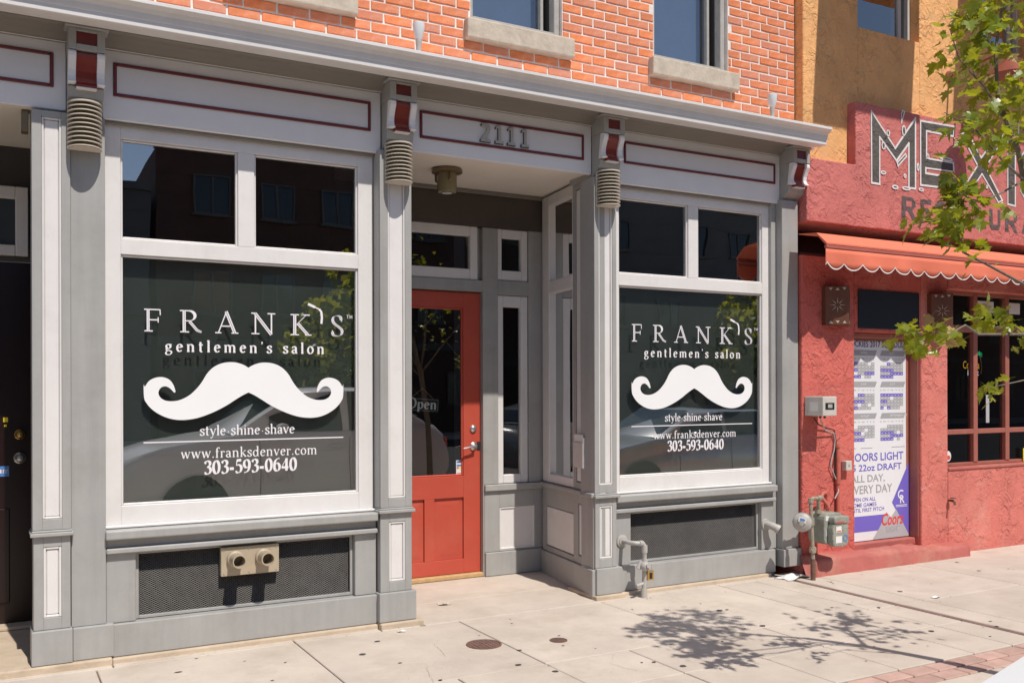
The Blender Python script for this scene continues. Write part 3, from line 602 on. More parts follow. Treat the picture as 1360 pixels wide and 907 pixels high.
# scrolled brackets
def bracket(xc):
    hw = 0.0925; x0, x1 = xc-hw, xc+hw
    b = MB()
    # upper block with square hole, neck and lower wedge
    b.boxes([(x0, x0+.040, -0.160, 0.02, 3.355, 3.470), (x1-.040, x1, -0.160, 0.02, 3.355, 3.470), (x0+.04, x1-.04, -0.160, 0.02, 3.355, 3.386), (x0+.04, x1-.04, -0.160, 0.02, 3.456, 3.470)])
    b.prism([(0.02, 3.354), (-0.120, 3.354), (-0.118, 3.30), (-0.095, 3.24), (-0.088, 3.185), (-0.108, 3.165), (-0.092, 3.115), (-0.030, 3.075), (-0.022, 3.060), (0.02, 3.060)], x0+.002, x1-.002, 'X')
    o = b.build('bracket', 'grey', shop, 0.002)
    bx('cap', 'grey', o, [(x0-.018, x1+.018, -0.185, -0.005, 3.4715, 3.485), (x0-.008, x1+.008, -0.172, -0.005, 3.485, 3.497)], 0.002)
    bx('inlay', 'maroon', o, [(x0+.041, x1-.041, -0.148, 0.0, 3.387, 3.455)], 0)
    sp = [(-0.110, 3.352), (-0.150, 3.352), (-0.162, 3.338), (-0.160, 3.318), (-0.143, 3.285), (-0.128, 3.250), (-0.124, 3.218), (-0.132, 3.195), (-0.148, 3.185), (-0.148, 3.176), (-0.085, 3.176)]
    for a, c in ((x0, x0+.040), (x1-.040, x1)):
        MB().prism(sp, a, c, 'X').build('scroll', 'frieze', o, 0.003)
    ip = [(-0.10, 3.345), (-0.138, 3.345), (-0.140, 3.325), (-0.126, 3.290), (-0.112, 3.250), (-0.108, 3.215), (-0.116, 3.190), (-0.136, 3.172), (-0.136, 3.160), (-0.08, 3.160)]
    MB().prism(ip, x0+.041, x1-.041, 'X').build('scroll_inlay', 'inlay', o)
    bx('scroll_foot', 'white', o, [(x0+.041, x1-.041, -0.142, -0.10, 3.150, 3.159)], 0.002)
    return o
for xc in (0.478, 2.340, 3.984, 5.857): bracket(xc)

# house number
def numeral(kind, x0, x1, z0, z1):
    w = x1-x0; h = z1-z0; t = 0.30*w; y0, y1 = -0.022, -0.0045
    mb = MB()
    if kind == '1':
        mb.boxes([(x0+.36*w, x0+.70*w, y0, y1, z0+.14*h, z1), (x0, x1, y0+.0004, y1, z0, z0+.14*h)])
        mb.prism([(x0+.36*w, z1-.001), (x0+.06*w, z1-.1*h), (x0+.02*w, z1-.22*h), (x0+.30*w, z1-.16*h), (x0+.36*w, z1-.2*h)], y0+.0008, y1, 'Y')
    else:
        mb.prism([(x0+.08*w, z1-.16*h), (x0+.12*w, z1-.03*h), (x0+.4*w, z1), (x0+.75*w, z1-.01*h), (x0+.95*w, z1-.10*h), (x0+.97*w, z1-.28*h), (x0+.85*w, z1-.48*h), (x0+.5*w, z0+.14*h), (x1, z0+.14*h), (x1, z0), (x0, z0), (x0, z0+.1*h), (x0+.60*w, z1-.42*h), (x0+.66*w, z1-.26*h), (x0+.58*w, z1-.15*h), (x0+.3*w, z1-.18*h)], y0, y1, 'Y')
    o = mb.build('numeral', 'pipe', shop)
    dk = MB(); dk.f = list(mb.f); dk.v = [((v[0]-x0)*1.10+x0-.0035, -.0043 if v[1] > -.01 else -.0175, (v[2]-z0)*1.05+z0-.0045) for v in mb.v]  # dark silhouette set low and left stands for metal edge and shadow
    dk.build('numeral_shadow_edge', 'darkwood', o); return o
for kd, a, b in (('2', 2.965, 3.038), ('1', 3.080, 3.141), ('1', 3.178, 3.237), ('1', 3.287, 3.346)):
    n_ = numeral(kd, a, b, 3.205, 3.329)

# ---------- upper brick storey
Zm = 3.45; wins = [(1.252, 2.09), (2.871, 3.742), (4.449, 5.324)]
holes = [(a+.05, b-.075) for a, b in wins]
xs = [-3.0] + [v for h in holes for v in h] + [5.985]
wb = [(xs[i], xs[i+1], 0.050, 0.35, 3.5, 9.0) for i in range(0, len(xs), 2)]
wb += [(a, b, 0.050, 0.35, 3.5, 4.03) for a, b in holes] + [(a, b, 0.050, 0.35, 5.9, 9.0) for a, b in holes]
bx('wall', 'mortar', shop, wb, 0)
meshes = []
for v in range(8):
    L_, H_, e = 0.1935, 0.0560, 0.003
    j = lambda s=0.0016: random.uniform(-s, s)
    mb = MB(); q = [(0, 0), (L_, 0), (L_, H_), (0, H_)]
    o4 = [(x+j(), z+j()) for x, z in q]
    top = []
    # long edges get two extra wobbling points so arrises are not ruler straight
    ring = [o4[0], (L_*.35+j(.01), j()), (L_*.7+j(.01), j()), o4[1], o4[2], (L_*.66+j(.01), H_+j()), (L_*.3+j(.01), H_+j()), o4[3]]
    cx, cz = L_/2, H_/2
    mb.v = [(x, 0.022, z) for x, z in ring] + [(x, 0.003, z) for x, z in ring] + [(cx+(x-cx)*(1-e/ L_*2.2), 0.0, cz+(z-cz)*(1-e/H_*2.2)) for x, z in ring]
    n = 8
    for a in range(n):
        b = (a+1) % n; mb.f += [(a, b, b+n, a+n), (a+n, b+n, b+2*n, a+2*n)]
    mb.f.append(tuple(2*n+a for a in range(n)))
    ob = mb.build('brick', 'brick', shop); meshes.append(ob.data); bpy.data.objects.remove(ob)
def clipped(x0, x1):
    mb = MB(); e = .003; H_ = .0560
    mb.v = [(0,.022,0),(x1-x0,.022,0),(x1-x0,.022,H_),(0,.022,H_),(0,.003,0),(x1-x0,.003,0),(x1-x0,.003,H_),(0,.003,H_),(e,0,e),(x1-x0-e,0,e),(x1-x0-e,0,H_-e),(e,0,H_-e)]
    mb.f = [(0,1,5,4),(1,2,6,5),(2,3,7,6),(3,0,4,7),(4,5,9,8),(5,6,10,9),(6,7,11,10),(7,4,8,11),(8,9,10,11)]
    return mb
far = MB(); cnt = 0
blocks = [(a-.0, b+.0, 3.900, 4.046) for a, b in wins] + [(a, b, 4.0, 5.9) for a, b in holes]
row = 0; z = 3.6355
while z < 6.6:
    x = -1.2 + (0.10 if row % 2 else 0) + random.uniform(-.012, .012)
    while x < 5.98:
        a, b = x, min(x+0.1935, 5.982)
        segs = [(a, b)]
        for (p, q, r0, r1) in blocks:
            if z+.0555 > r0 and z < r1:
                ns = []
                for (s, t) in segs:
                    if t <= p or s >= q: ns.append((s, t))
                    else:
                        if s < p-.012: ns.append((s, p-.006))
                        if t > q+.012: ns.append((q+.006, t))
                segs = ns
        zz = z+random.uniform(-.0015, .0015)
        for (s, t) in segs:
            if t-s < .025: continue
            vis = z < 3.66+(s+.2)*.197+.10 and z > 3.68 and cnt < 290
            if vis:
                if t-s > .1935-.0008: ob = bpy.data.objects.new('brick', random.choice(meshes))
                else: ob = clipped(s, t).build('brick', 'brick', shop)
                if ob.name not in C.objects: C.objects.link(ob)
                ob.parent = shop; ob.location = (s, 0.0440+random.uniform(-.0018, .0018), zz); cnt += 1
            else:
                far.box(s, t, 0.0455+random.uniform(-.0015, .0015), 0.055, zz, zz+.0565)
        x += 0.2060+random.uniform(-.0015, .0015)
    z += 0.0690; row += 1
o = far.build('brick', 'brick', shop); o['kind'] = 'stuff'
for i, (a, b) in enumerate(wins):
    s = bx('stone_sill', 'stone', shop, [(a, b, -0.015, 0.25, 3.903, 4.046)], 0.012, seg=2)
    h0, h1 = holes[i]
    wn_ = bx('window', 'pipe', shop, [(h0, h0+.038, 0.085, 0.16, 4.047, 5.9), (h1-.045, h1, 0.085, 0.16, 4.047, 5.9), (h0+.038, h1-.045, 0.085, 0.16, 4.047, 4.098), (h0, h1, 0.085, .16, 5.85, 5.9)], 0.004)
    bx('sash', 'pipe', wn_, [(h0+.038, h0+.06, 0.20, 0.24, 4.10, 5.85), (h1-.105, h1-.080, 0.18, 0.24, 4.10, 5.85), (h0+.06, h1-.105, 0.20, 0.24, 4.10, 4.135), (h0+.06, h1-.105, .2, .24, 5.0, 5.04)], 0.003)
    bx('jamb_liner', 'darkwood', wn_, [(h1-.046, h1-.0455, 0.161, 0.30, 4.10, 5.85), (h1-.08, h1-.046, 0.24, 0.30, 4.10, 5.85), (h0+.038, h1-.045, 0.161, 0.30, 4.05, 4.098)], 0)
    bx('pane', 'glass2', wn_, [(h0+.06, h1-.105, 0.215, 0.220, 4.135, 5.85)], 0)
    bx('curtain', 'blind', wn_, [(h0+.0, h1-.0, 0.30, 0.31, 4.05, 5.85)], 0)
# small flood lamps standing on the cornice
for x, l in ((2.478, 'small grey flood lamp on the cornice left of the middle upstairs window'), (5.607, 'small grey flood lamp near the right end of the cornice')):
    t = thing('flood_lamp', l, 'lamp', None, (x, -0.08, 3.62))
    MB().lathe((0,0,0.0), [(0.001, 0), (0.013, 0), (0.014, 0.03), (0.019, 0.05), (0.020, 0.075), (0.017, 0.10), (0.018, 0.13), (0.021, 0.15), (0.021, 0.175)], 14).build('holder', 'pipe', t, smooth=True)
    MB().lathe((0,0,0.17), [(0.018, 0), (0.024, 0.01), (0.036, 0.06), (0.040, 0.095), (0.0395, 0.106), (0.03, 0.112), (0, 0.114)], 20).build('bulb', 'lens', t, smooth=True)

# ---------- louvred half-round sconces
def sconce(xc, ywall, label):
    t = thing('wall_sconce', label, 'wall lamp', 'louvred sconces on the pilasters', (xc, ywall, 2.832))
    bx('back_plate', 'taupe_lamp', t, [(-0.088, 0.088, -0.018, -0.001, 0.0, 0.252)], 0.002)
    MB().lathe((0, -0.018, 0), [(0.058, 0.006), (0.058, 0.246)], 20, 180, 360, sy=1.25).build('inner_shade', 'lampglass', t, smooth=True)
    for k in range(11):
        z = 0.003+k*0.0243
        MB().lathe((0, -0.018, z), [(0.060, 0.009), (0.086, 0.0), (0.090, 0.001), (0.090, 0.0065), (0.086, 0.008), (0.060, 0.012), (0.060, 0.009)], 24, 180, 360, sy=1.28).build('louvre', 'taupe_lamp', t, smooth=True)
    MB().lathe((0, -0.018, 0), [(0.0, 0.251), (0.089, 0.250), (0.089, 0.256), (0.0, 0.257)], 24, 180, 360, sy=1.28).build('top_cap', 'taupe_lamp', t)
    MB().lathe((0, -0.018, 0), [(0.0, 0.002), (0.080, 0.001), (0.080, 0.004), (0.0, 0.004)], 24, 180, 360, sy=1.28).build('bottom_cap', 'taupe_lamp', t)
    return t
sconce(0.474, -0.031, 'ribbed half round sconce at the left, between the shaded entrance and the left shop window')
sconce(2.334, -0.051, 'ribbed half round sconce on the pilaster left of the red door')
sconce(3.976, -0.051, 'ribbed half round sconce on the pilaster right of the recessed entrance')
# ceiling lamp
t = thing('ceiling_lamp', 'bronze drum lamp with smoky glass hanging under the entrance ceiling', 'ceiling lamp', None, (2.905, 0.40, 3.091))
MB().lathe((0,0,0), [(0, -0.0), (0.085, -0.0), (0.110, -0.006), (0.112, -0.028), (0.10, -0.034), (0, -0.034)], 28).build('canopy', 'bronze', t, smooth=True)
for a in (20, 140, 260):
    ca, sa = math.cos(R(a)), math.sin(R(a))
    MB().tube([(.084*ca, .084*sa, -.03), (.084*ca, .084*sa, -.085), (.074*ca, .074*sa, -.09)], .009, 8).build('bracket_arm', 'bronze', t, smooth=True)
MB().lathe((0,0,0), [(0.070, -0.034), (0.072, -0.155), (0.066, -0.168), (0.0, -0.170)], 28).build('glass_shade', 'lampglass', t, smooth=True)
MB().lathe((0,0,0), [(0.0, -0.171), (0.035, -0.171), (0.036, -0.176), (0.0, -0.178)], 20).build('lens', 'lens', t, smooth=True)

def fill_mesh(name, pts, y, m, parent):
    from mathutils.geometry import tessellate_polygon
    tris = tessellate_polygon([[Vector((a, b, 0)) for a, b in pts]])
    me = bpy.data.meshes.new(name); me.from_pydata([(a, y, b) for a, b in pts], [], [tuple(t) for t in tris]); me.update()
    bm = bmesh.new(); bm.from_mesh(me)
    for f in bm.faces:
        if f.normal.y > 0: f.normal_flip()
    bm.to_mesh(me); bm.free()
    me.materials.append(M[m]); o = bpy.data.objects.new(name, me); C.objects.link(o); o.parent = parent; return o
# ---------- serif lettering
def arc(cx, cz, rx, rz, a0, a1, n=14): return [(cx+rx*math.cos(R(a0+(a1-a0)*i/n)), cz+rz*math.sin(R(a0+(a1-a0)*i/n))) for i in range(n+1)]
def cr(P, n=6):
    Q = [P[0]]+list(P)+[P[-1]]; out = []
    for i in range(1, len(Q)-2):
        p0, p1, p2, p3 = Q[i-1], Q[i], Q[i+1], Q[i+2]
        for k in range(n):
            t = k/n
            out.append(tuple(0.5*((2*p1[d])+(-p0[d]+p2[d])*t+(2*p0[d]-5*p1[d]+4*p2[d]-p3[d])*t*t+(-p0[d]+3*p1[d]-3*p2[d]+p3[d])*t**3) for d in (0, 1)))
    out.append(P[-1]); return out
def sf(x, z, w=.11): return ([(x-w, z), (x+w, z)], 1)      # thin serif
def dot(x, z, r): return (arc(x, z, r, r, 0, 360, 10), 'fill')
T = .35    # weight factor for thin verticals
G = {}
G['l'] = (.30, [([(.15, 0), (.15, 1.0)], 1), sf(.15, .015), ([(.03, .96), (.15, .98)], 1)])
G['i'] = (.30, [([(.15, 0), (.15, .62)], 1), sf(.15, .015), ([(.03, .59), (.15, .61)], 1), dot(.15, .86, .06)])
G['n'] = (.70, [([(.16, 0), (.16, .62)], 1), sf(.16, .015), ([(.04, .59), (.16, .61)], 1), (arc(.35, .42, .19, .19, 165, 0)+[(.54, 0)], 1), sf(.54, .015)])
G['m'] = (1.06, [([(.16, 0), (.16, .62)], 1), sf(.16, .015), ([(.04, .59), (.16, .61)], 1), (arc(.34, .42, .18, .19, 165, 0)+[(.52, 0)], 1), sf(.52, .015, .09), (arc(.71, .42, .18, .19, 165, 0)+[(.89, 0)], 1), sf(.89, .015)])
G['h'] = (.70, [([(.16, 0), (.16, 1.0)], 1), sf(.16, .015), ([(.04, .96), (.16, .98)], 1), (arc(.35, .42, .19, .19, 165, 0)+[(.54, 0)], 1), sf(.54, .015)])
G['o'] = (.62, [(arc(.31, .31, .23, .31, 0, 360, 22), 1)])
G['e'] = (.56, [([(.09, .36), (.46, .36)], 1), (arc(.30, .31, .20, .30, 10, 320, 20), 1)])
G['c'] = (.54, [(arc(.30, .31, .21, .30, 40, 320, 20), 1), dot(.45, .48, .055)])
G['a'] = (.56, [(arc(.24, .42, .17, .19, 150, 0, 10)+[(.41, .10), (.46, .03), (.54, .03)], 1), (arc(.25, .17, .16, .16, 0, 360, 16), 1), dot(.11, .50, .05)])
G['t'] = (.42, [([(.18, .84), (.18, .14)]+arc(.29, .13, .11, .12, 180, 300, 6), 1), ([(.04, .60), (.38, .60)], 1)])
SS = [(.40, .50), (.36, .59), (.24, .62), (.12, .57), (.10, .46), (.20, .36), (.34, .27), (.40, .15), (.35, .03), (.22, .0), (.10, .04), (.06, .14)]
G['s'] = (.48, [(cr(SS), 1), ([(.41, .60), (.41, .45)], 1*T), ([(.06, .18), (.06, .02)], 1*T)])
G['v'] = (.60, [([(.10, .61), (.31, .02)], 1), ([(.52, .61), (.31, .02)], T*1.4), sf(.10, .61, .09), sf(.52, .61, .08)])
G['w'] = (.90, [([(.10, .61), (.27, .02)], 1), ([(.45, .61), (.27, .02)], T*1.4), ([(.43, .61), (.62, .02)], 1), ([(.80, .61), (.62, .02)], T*1.4), sf(.10, .61, .09), sf(.44, .61, .07), sf(.80, .61, .08)])
G['y'] = (.60, [([(.10, .61), (.32, .04)], 1), ([(.53, .61), (.30, .0), (.22, -.22), (.12, -.27)], T*1.4), sf(.10, .61, .09), sf(.53, .61, .08), dot(.11, -.24, .06)])
G['f'] = (.40, [([(.17, 0), (.17, .78)]+arc(.31, .80, .14, .17, 180, 50, 8), 1), ([(.04, .60), (.34, .60)], 1), sf(.17, .015), dot(.40, .90, .05)])
G['r'] = (.48, [([(.16, 0), (.16, .62)], 1), sf(.16, .015), ([(.04, .59), (.16, .61)], 1), (arc(.32, .42, .16, .17, 170, 60, 8), 1), dot(.41, .54, .06)])
G['k'] = (.66, [([(.16, 0), (.16, 1.0)], 1), sf(.16, .015), ([(.04, .96), (.16, .98)], 1), ([(.50, .60), (.16, .28)], T), ([(.26, .38), (.56, .02)], 1), sf(.56, .015, .09), sf(.50, .60, .08)])
G['d'] = (.66, [(arc(.29, .30, .21, .30, 40, 320, 20), 1), ([(.50, .03), (.50, 1.0)], 1), ([(.38, .96), (.50, .98)], 1), ([(.50, .03), (.62, .03)], 1)])
G['p'] = (.66, [(arc(.37, .31, .21, .30, -140, 140, 20), 1), ([(.16, -.28), (.16, .62)], 1), ([(.04, .59), (.16, .61)], 1), sf(.16, -.28)])
G['g'] = (.58, [(arc(.26, .42, .17, .18, 0, 360, 16), 1), ([(.38, .54), (.46, .60), (.54, .58)], T*1.5), (cr([(.17, .27), (.10, .18), (.14, .10), (.34, .06), (.48, .0), (.50, -.12), (.40, -.25), (.25, -.28), (.10, -.24), (.05, -.14), (.10, -.03), (.20, .06)]), .8)])
G["'"] = (.26, [dot(.13, .92, .065), ([(.17, .94), (.16, .84), (.08, .76)], T*1.4)])
G['.'] = (.28, [dot(.14, .06, .065)])
G['*'] = (.44, [dot(.22, .30, .055)])
G['-'] = (.42, [([(.05, .34), (.37, .34)], 2.4)])
G[' '] = (.40, [])
G['0'] = (.64, [(arc(.32, .5, .22, .5, 0, 360, 24), 1)])
G['3'] = (.60, [(cr([(.10, .82), (.16, .95), (.30, 1.0), (.46, .90), (.45, .68), (.28, .54)]), 1), (cr([(.24, .54), (.44, .48), (.52, .28), (.42, .06), (.24, .0), (.08, .06)]), 1), dot(.11, .10, .07), dot(.13, .82, .06)])
G['5'] = (.60, [([(.16, .96), (.50, .98)], 2.5), ([(.16, .98), (.13, .56)], T), (cr([(.13, .56), (.28, .62), (.46, .52), (.50, .30), (.42, .08), (.24, .0), (.08, .06)]), 1), dot(.11, .10, .07)])
G['9'] = (.62, [(arc(.30, .68, .21, .31, 0, 360, 20), 1), (cr([(.51, .68), (.50, .40), (.40, .14), (.24, .02), (.10, .0)]), 1)])
G['6'] = (.62, [(arc(.32, .32, .21, .31, 0, 360, 20), 1), (cr([(.11, .32), (.12, .60), (.22, .86), (.38, .98), (.52, 1.0)]), 1)])
G['4'] = (.64, [([(.44, 0), (.44, 1.0)], 1), ([(.44, .98), (.05, .30)], T), ([(.04, .27), (.60, .27)], 2)])
G['F'] = (.80, [([(.22, 0), (.22, 1)], 1, 'in'), sf(.24, .015, .20), ([(.03, .985), (.80, .985)], 1), ([(.79, .99), (.80, .74)], T), ([(.22, .52), (.70, .52)], 1), ([(.70, .64), (.70, .40)], T)])
G['R'] = (1.02, [([(.22, 0), (.22, 1)], 1, 'in'), sf(.24, .015, .20), ([(.03, .985), (.40, .985)]+arc(.44, .755, .27, .23, 90, -90, 14)+[(.22, .52)], 1), ([(.46, .50), (.80, .10), (1.0, .015)], .95, 'in')])
G['A'] = (1.04, [([(.52, 1.02), (.14, 0)], T*1.2), ([(.50, 1.02), (.90, 0)], 1, 'in'), ([(.26, .33), (.76, .33)], 1), sf(.14, .015, .14), sf(.90, .015, .16)])
G['N'] = (1.08, [([(.20, 0), (.20, 1)], T*1.3), ([(.18, .99), (.90, -.02)], 1, 'in'), ([(.90, 0), (.90, 1)], T*1.3), sf(.20, .015, .17), sf(.90, .985, .17), ([(.02, .985), (.24, .985)], 1)])
G['K'] = (1.0, [([(.22, 0), (.22, 1)], 1, 'in'), sf(.22, .015, .19), sf(.22, .985, .19), ([(.74, .98), (.24, .44)], T), ([(.36, .56), (.82, .02)], 1, 'in'), sf(.84, .015, .15), sf(.76, .985, .15)])
S2 = [(.56, .80), (.50, .94), (.34, 1.0), (.16, .94), (.10, .78), (.18, .62), (.38, .48), (.56, .34), (.60, .20), (.52, .05), (.34, .0), (.14, .05), (.08, .20)]
G['S'] = (.68, [(cr(S2), 1, 'in'), ([(.57, .98), (.57, .72)], T), ([(.08, .28), (.08, .02)], T)])
G['O'] = (.98, [(arc(.49, .5, .40, .5, 0, 360, 26), 1)])
G['T'] = (.86, [([(.43, 0), (.43, 1)], 1), ([(.04, .985), (.82, .985)], 1), sf(.43, .015, .16)])
G['M'] = (1.1, [([(.16, 0), (.16, 1)], T*1.3), ([(.16, 1), (.55, .1)], 1), ([(.94, 1), (.55, .1)], T), ([(.94, 0), (.94, 1)], 1), sf(.16, .015, .14), sf(.94, .015, .14)])
def ribbon(mb, pts, a, b, phi, y, tf, scale=1.0):
    n = len(pts)
    cosp, sinp = math.cos(phi), math.sin(phi)
    closed = n > 3 and abs(pts[0][0]-pts[-1][0])+abs(pts[0][1]-pts[-1][1]) < 1e-6
    L_, R_ = [], []
    for i, p in enumerate(pts):
        if closed: q0, q1 = pts[i-1 if i > 0 else n-2], pts[i+1 if i < n-1 else 1]
        else: q0, q1 = pts[max(i-1, 0)], pts[min(i+1, n-1)]
        dx, dz = q1[0]-q0[0], q1[1]-q0[1]; d = math.hypot(dx, dz) or 1
        nx, nz = -dz/d, dx/d
        u, v = nx*cosp+nz*sinp, -nx*sinp+nz*cosp
        w = math.sqrt((a*u)**2+(b*v)**2)*scale
        w = max(w, b*0.8*min(1, scale+.6))
        L_.append((p[0]+nx*w, p[1]+nz*w)); R_.append((p[0]-nx*w, p[1]-nz*w))
    i = len(mb.v)
    for l, r in zip(L_, R_):
        for q in (l, r):
            X, Z = tf(q); mb.v.append((X, y, Z))
    for k in range(n-1): mb.f.append((i+2*k, i+2*k+2, i+2*k+3, i+2*k+1))
def text_width(s, track): return sum(G[c][0]+track for c in s)-track
def glyph(ch, x, z, h, hw, hb, y, parent, name, m, phi=R(18), inline=False, mb=None, rot=0.0, sx=1.0):
    own = mb is None
    if own: mb = MB()
    ib = MB(); yy = y
    ca, sa = math.cos(rot), math.sin(rot)
    tf = lambda q: (x+(q[0]*sx*ca-q[1]*sa)*h, z+(q[0]*sx*sa+q[1]*ca)*h)
    for st in G[ch][1]:
        if st[1] == 'fill':
            mb.poly([(*(lambda t: (t[0], yy, t[1]))(tf(p)),) for p in st[0][:-1]])
        else: ribbon(mb, st[0], hw, hb, phi, yy, tf, st[1])
        yy -= 0.00012
    if inline:
        for st in G[ch][1]:
            if len(st) > 2: ribbon(ib, st[0], .011, .011, 0, y-.0016, tf, 1)
    if own:
        o = mb.build(name, m, parent)
        if ib.v: ib.build('inline_detail', 'inline', parent)
        return o
def line_text(s, x0, x1, zbase, h, hw, hb, y, parent, m, label=None):
    """one line of small serif text fitted between x0 and x1 by its letter spacing"""
    raw = sum(G[c][0] for c in s)*h; tr = ((x1-x0)-raw)/(len(s)-1)
    mb = MB(); x = x0
    sx = 1.0
    if tr < 0: sx = (x1-x0)/raw*0.99; tr = 0
    for c in s:
        glyph(c, x, zbase, h, hw, hb, y, None, None, None, mb=mb, sx=sx); x += G[c][0]*h*sx+tr
    o = mb.build('lettering', m, parent); o['kind'] = 'stuff'
    if label: o['label'] = label
    return o
MUST = [(.975,1.493),(.97,1.486),(.963,1.49),(.952,1.503),(.937,1.516),(.919,1.523),(.9,1.52),(.886,1.508),(.879,1.491),(.881,1.472),(.895,1.452),(.919,1.439),(.951,1.435),(.984,1.438),(1.017,1.449),(1.051,1.468),(1.08,1.493),(1.109,1.525),(1.133,1.56),(1.152,1.593),(1.177,1.623),(1.206,1.646),(1.245,1.663),(1.285,1.67),(1.325,1.669),(1.36,1.66),(1.385,1.649),(1.404,1.637),
 (1.404,1.485),(1.37,1.469),(1.324,1.441),(1.275,1.409),(1.215,1.377),(1.157,1.352),(1.098,1.333),(1.05,1.325),(1.003,1.323),(.956,1.329),(.909,1.345),(.867,1.369),(.835,1.396),(.812,1.426),(.799,1.457),(.797,1.535),(.803,1.521),(.822,1.55),(.847,1.568),(.877,1.577),(.905,1.577),(.933,1.567),(.952,1.55),(.966,1.525)]
def window_text(w, ox, oz, kx):
    y = 0.0788
    X = lambda x: ox+(x-0.797)*kx
    for ch, a, b, nm in (('F', .797, .890, 'F'), ('R', .997, 1.127, 'R'), ('A', 1.205, 1.341, 'A'), ('N', 1.419, 1.572, 'N'), ('K', 1.663, 1.803, 'K'), ('S', 1.929, 2.014, 'S')):
        h = 0.130; wd = G[ch][0]*h
        glyph(ch, X(a), 1.846+oz, h, .072, .016, y, w, 'letter', 'vinyl2', inline=True, sx=(X(b)-X(a))/wd)
    # open razor standing in for the apostrophe
    mb = MB(); tf = lambda q: (X(q[0]), q[1]+oz)
    ribbon(mb, [(1.780, 2.045), (1.825, 2.026)], .008, .008, 0, y, tf); ribbon(mb, [(1.822, 2.0275), (1.856, 2.013)], .004, .004, 0, y-.0002, tf)
    ribbon(mb, [(1.853, 2.014), (1.866, 1.998), (1.870, 1.96), (1.866, 1.922)], .007, .007, 0, y-.0004, tf)
    mb.build('razor_emblem', 'vinyl2', w)
    mb = MB()
    glyph('T', X(2.033), 1.963+oz, .020, .08, .05, y, None, None, None, mb=mb); glyph('M', X(2.052), 1.963+oz, .020, .08, .05, y, None, None, None, mb=mb)
    mb.build('lettering', 'vinyl2', w)
    line_text("gentlemen's salon", X(.917), X(1.885), 1.730+oz, .070, .088, .036, y, w, 'vinyl2')
    line_text('style*shine*shave', X(1.113), X(1.691), 1.228+oz, .062, .072, .030, y, w, 'vinyl2')
    bx('rule', 'vinyl2', w, [(X(.795), X(2.010), y-.0004, y, 1.1905+oz, 1.1975+oz)], 0)
    line_text('www.franksdenver.com', X(1.004), X(1.836), 1.092+oz, .062, .066, .028, y, w, 'vinyl2')
    line_text('303-593-0640', X(1.136), X(1.706), .995+oz, .078, .105, .032, y, w, 'vinyl2')
    # moustache: left half traced, right half mirrored
    pts = [(p[0], p[1]) for p in MUST]
    c = 1.404
    up, lo = pts[:28], pts[28:]
    out = [(X(a), b+oz) for a, b in cr(lo, 3)] + [(X(a), b+oz) for a, b in cr(up, 3)]
    mir = [(X(2*c-a), b+oz) for a, b in reversed(cr(up, 3))] + [(X(2*c-a), b+oz) for a, b in reversed(cr(lo, 3))]
    full = out[:-1]+mir[:-1]
    fill_mesh('moustache_emblem', full, y-.0008, 'vinyl', w)
window_text(wL, 0.797, 0.0, 1.0)
window_text(wR, 4.304, 0.0195, 1.0095)

# hanging Open sign inside the door
t = thing('open_sign', 'small black hanging board reading Open behind the door glass', 'sign', None, (3.0, 1.06, 1.38))
a_ = R(-4)
def rot(mb, a, about=(0, 0)):
    ca, sa = math.cos(a), math.sin(a); mb.v = [(x*ca-z*sa, y, x*sa+z*ca) for x, y, z in mb.v]; return mb
rot(MB().box(-.155, .135, 0, .008, -.052, .052), a_).build('board', 'board', t)
rot(MB().boxes(frame_boxes(-.150, .130, -.047, .047, .003, -.002, -.0005)), a_).build('border_line', 'pgrey', t)
mb = MB(); x = -.135
for c, g_ in zip('Open', (0, 0, 0, 0)):
    glyph(c, x, -.030, .080, .105, .034, -.003, None, None, None, mb=mb); x += (G[c][0]*.075)+.010
rot(mb, a_).build('lettering', 'vinyl', t)
MB().tube([(-.11, .004, .05), (0.0, .004, .13), (.09, .004, .045)], .002, 5).build('cord', 'wood', t)

# price list behind the side window, brochure holder on the side post
ca, sa = math.cos(ang), math.sin(ang)
def sp_(s, d): return (3.880+d*ca+s*sa, s*ca-d*sa)
t = side_mesh([(0.40, 0.62, 0.075, 0.08, 0.90, 1.15)], 'price_board', 'board', None, 0.001)
tag(t, 'black price board with red heading behind the side window of the entrance', 'notice')
side_mesh([(0.42, 0.60, 0.072, 0.0745, 1.10, 1.13)], 'heading', 'stickred', t, 0)
side_mesh([(0.42, 0.60, 0.072, 0.0745, 1.135-0.07-k*.022, 1.138-0.07-k*.022) for k in range(6)], 'lettering', 'pgrey', t, 0)
side_mesh([(0.43, 0.66, 0.060, 0.072, 0.84, 0.875)], 'coloured_strip', 'pred', t, 0.001)
t = side_mesh([(0.075, 0.25, -0.035, -0.032, 0.915, 1.10), (0.075, 0.078, -0.032, 0.0, 0.915, 1.14), (0.247, 0.25, -0.032, 0.0, 0.915, 1.14), (0.075, 0.25, -0.032, 0.0, 0.912, 0.915)], 'brochure_holder', 'plastic', None, 0)
tag(t, 'clear plastic brochure holder fixed to the entrance side post', 'brochure holder')
side_mesh([(0.085, 0.24, -0.028, -0.024, 0.92, 1.16)], 'leaflet', 'sticker', t, 0)

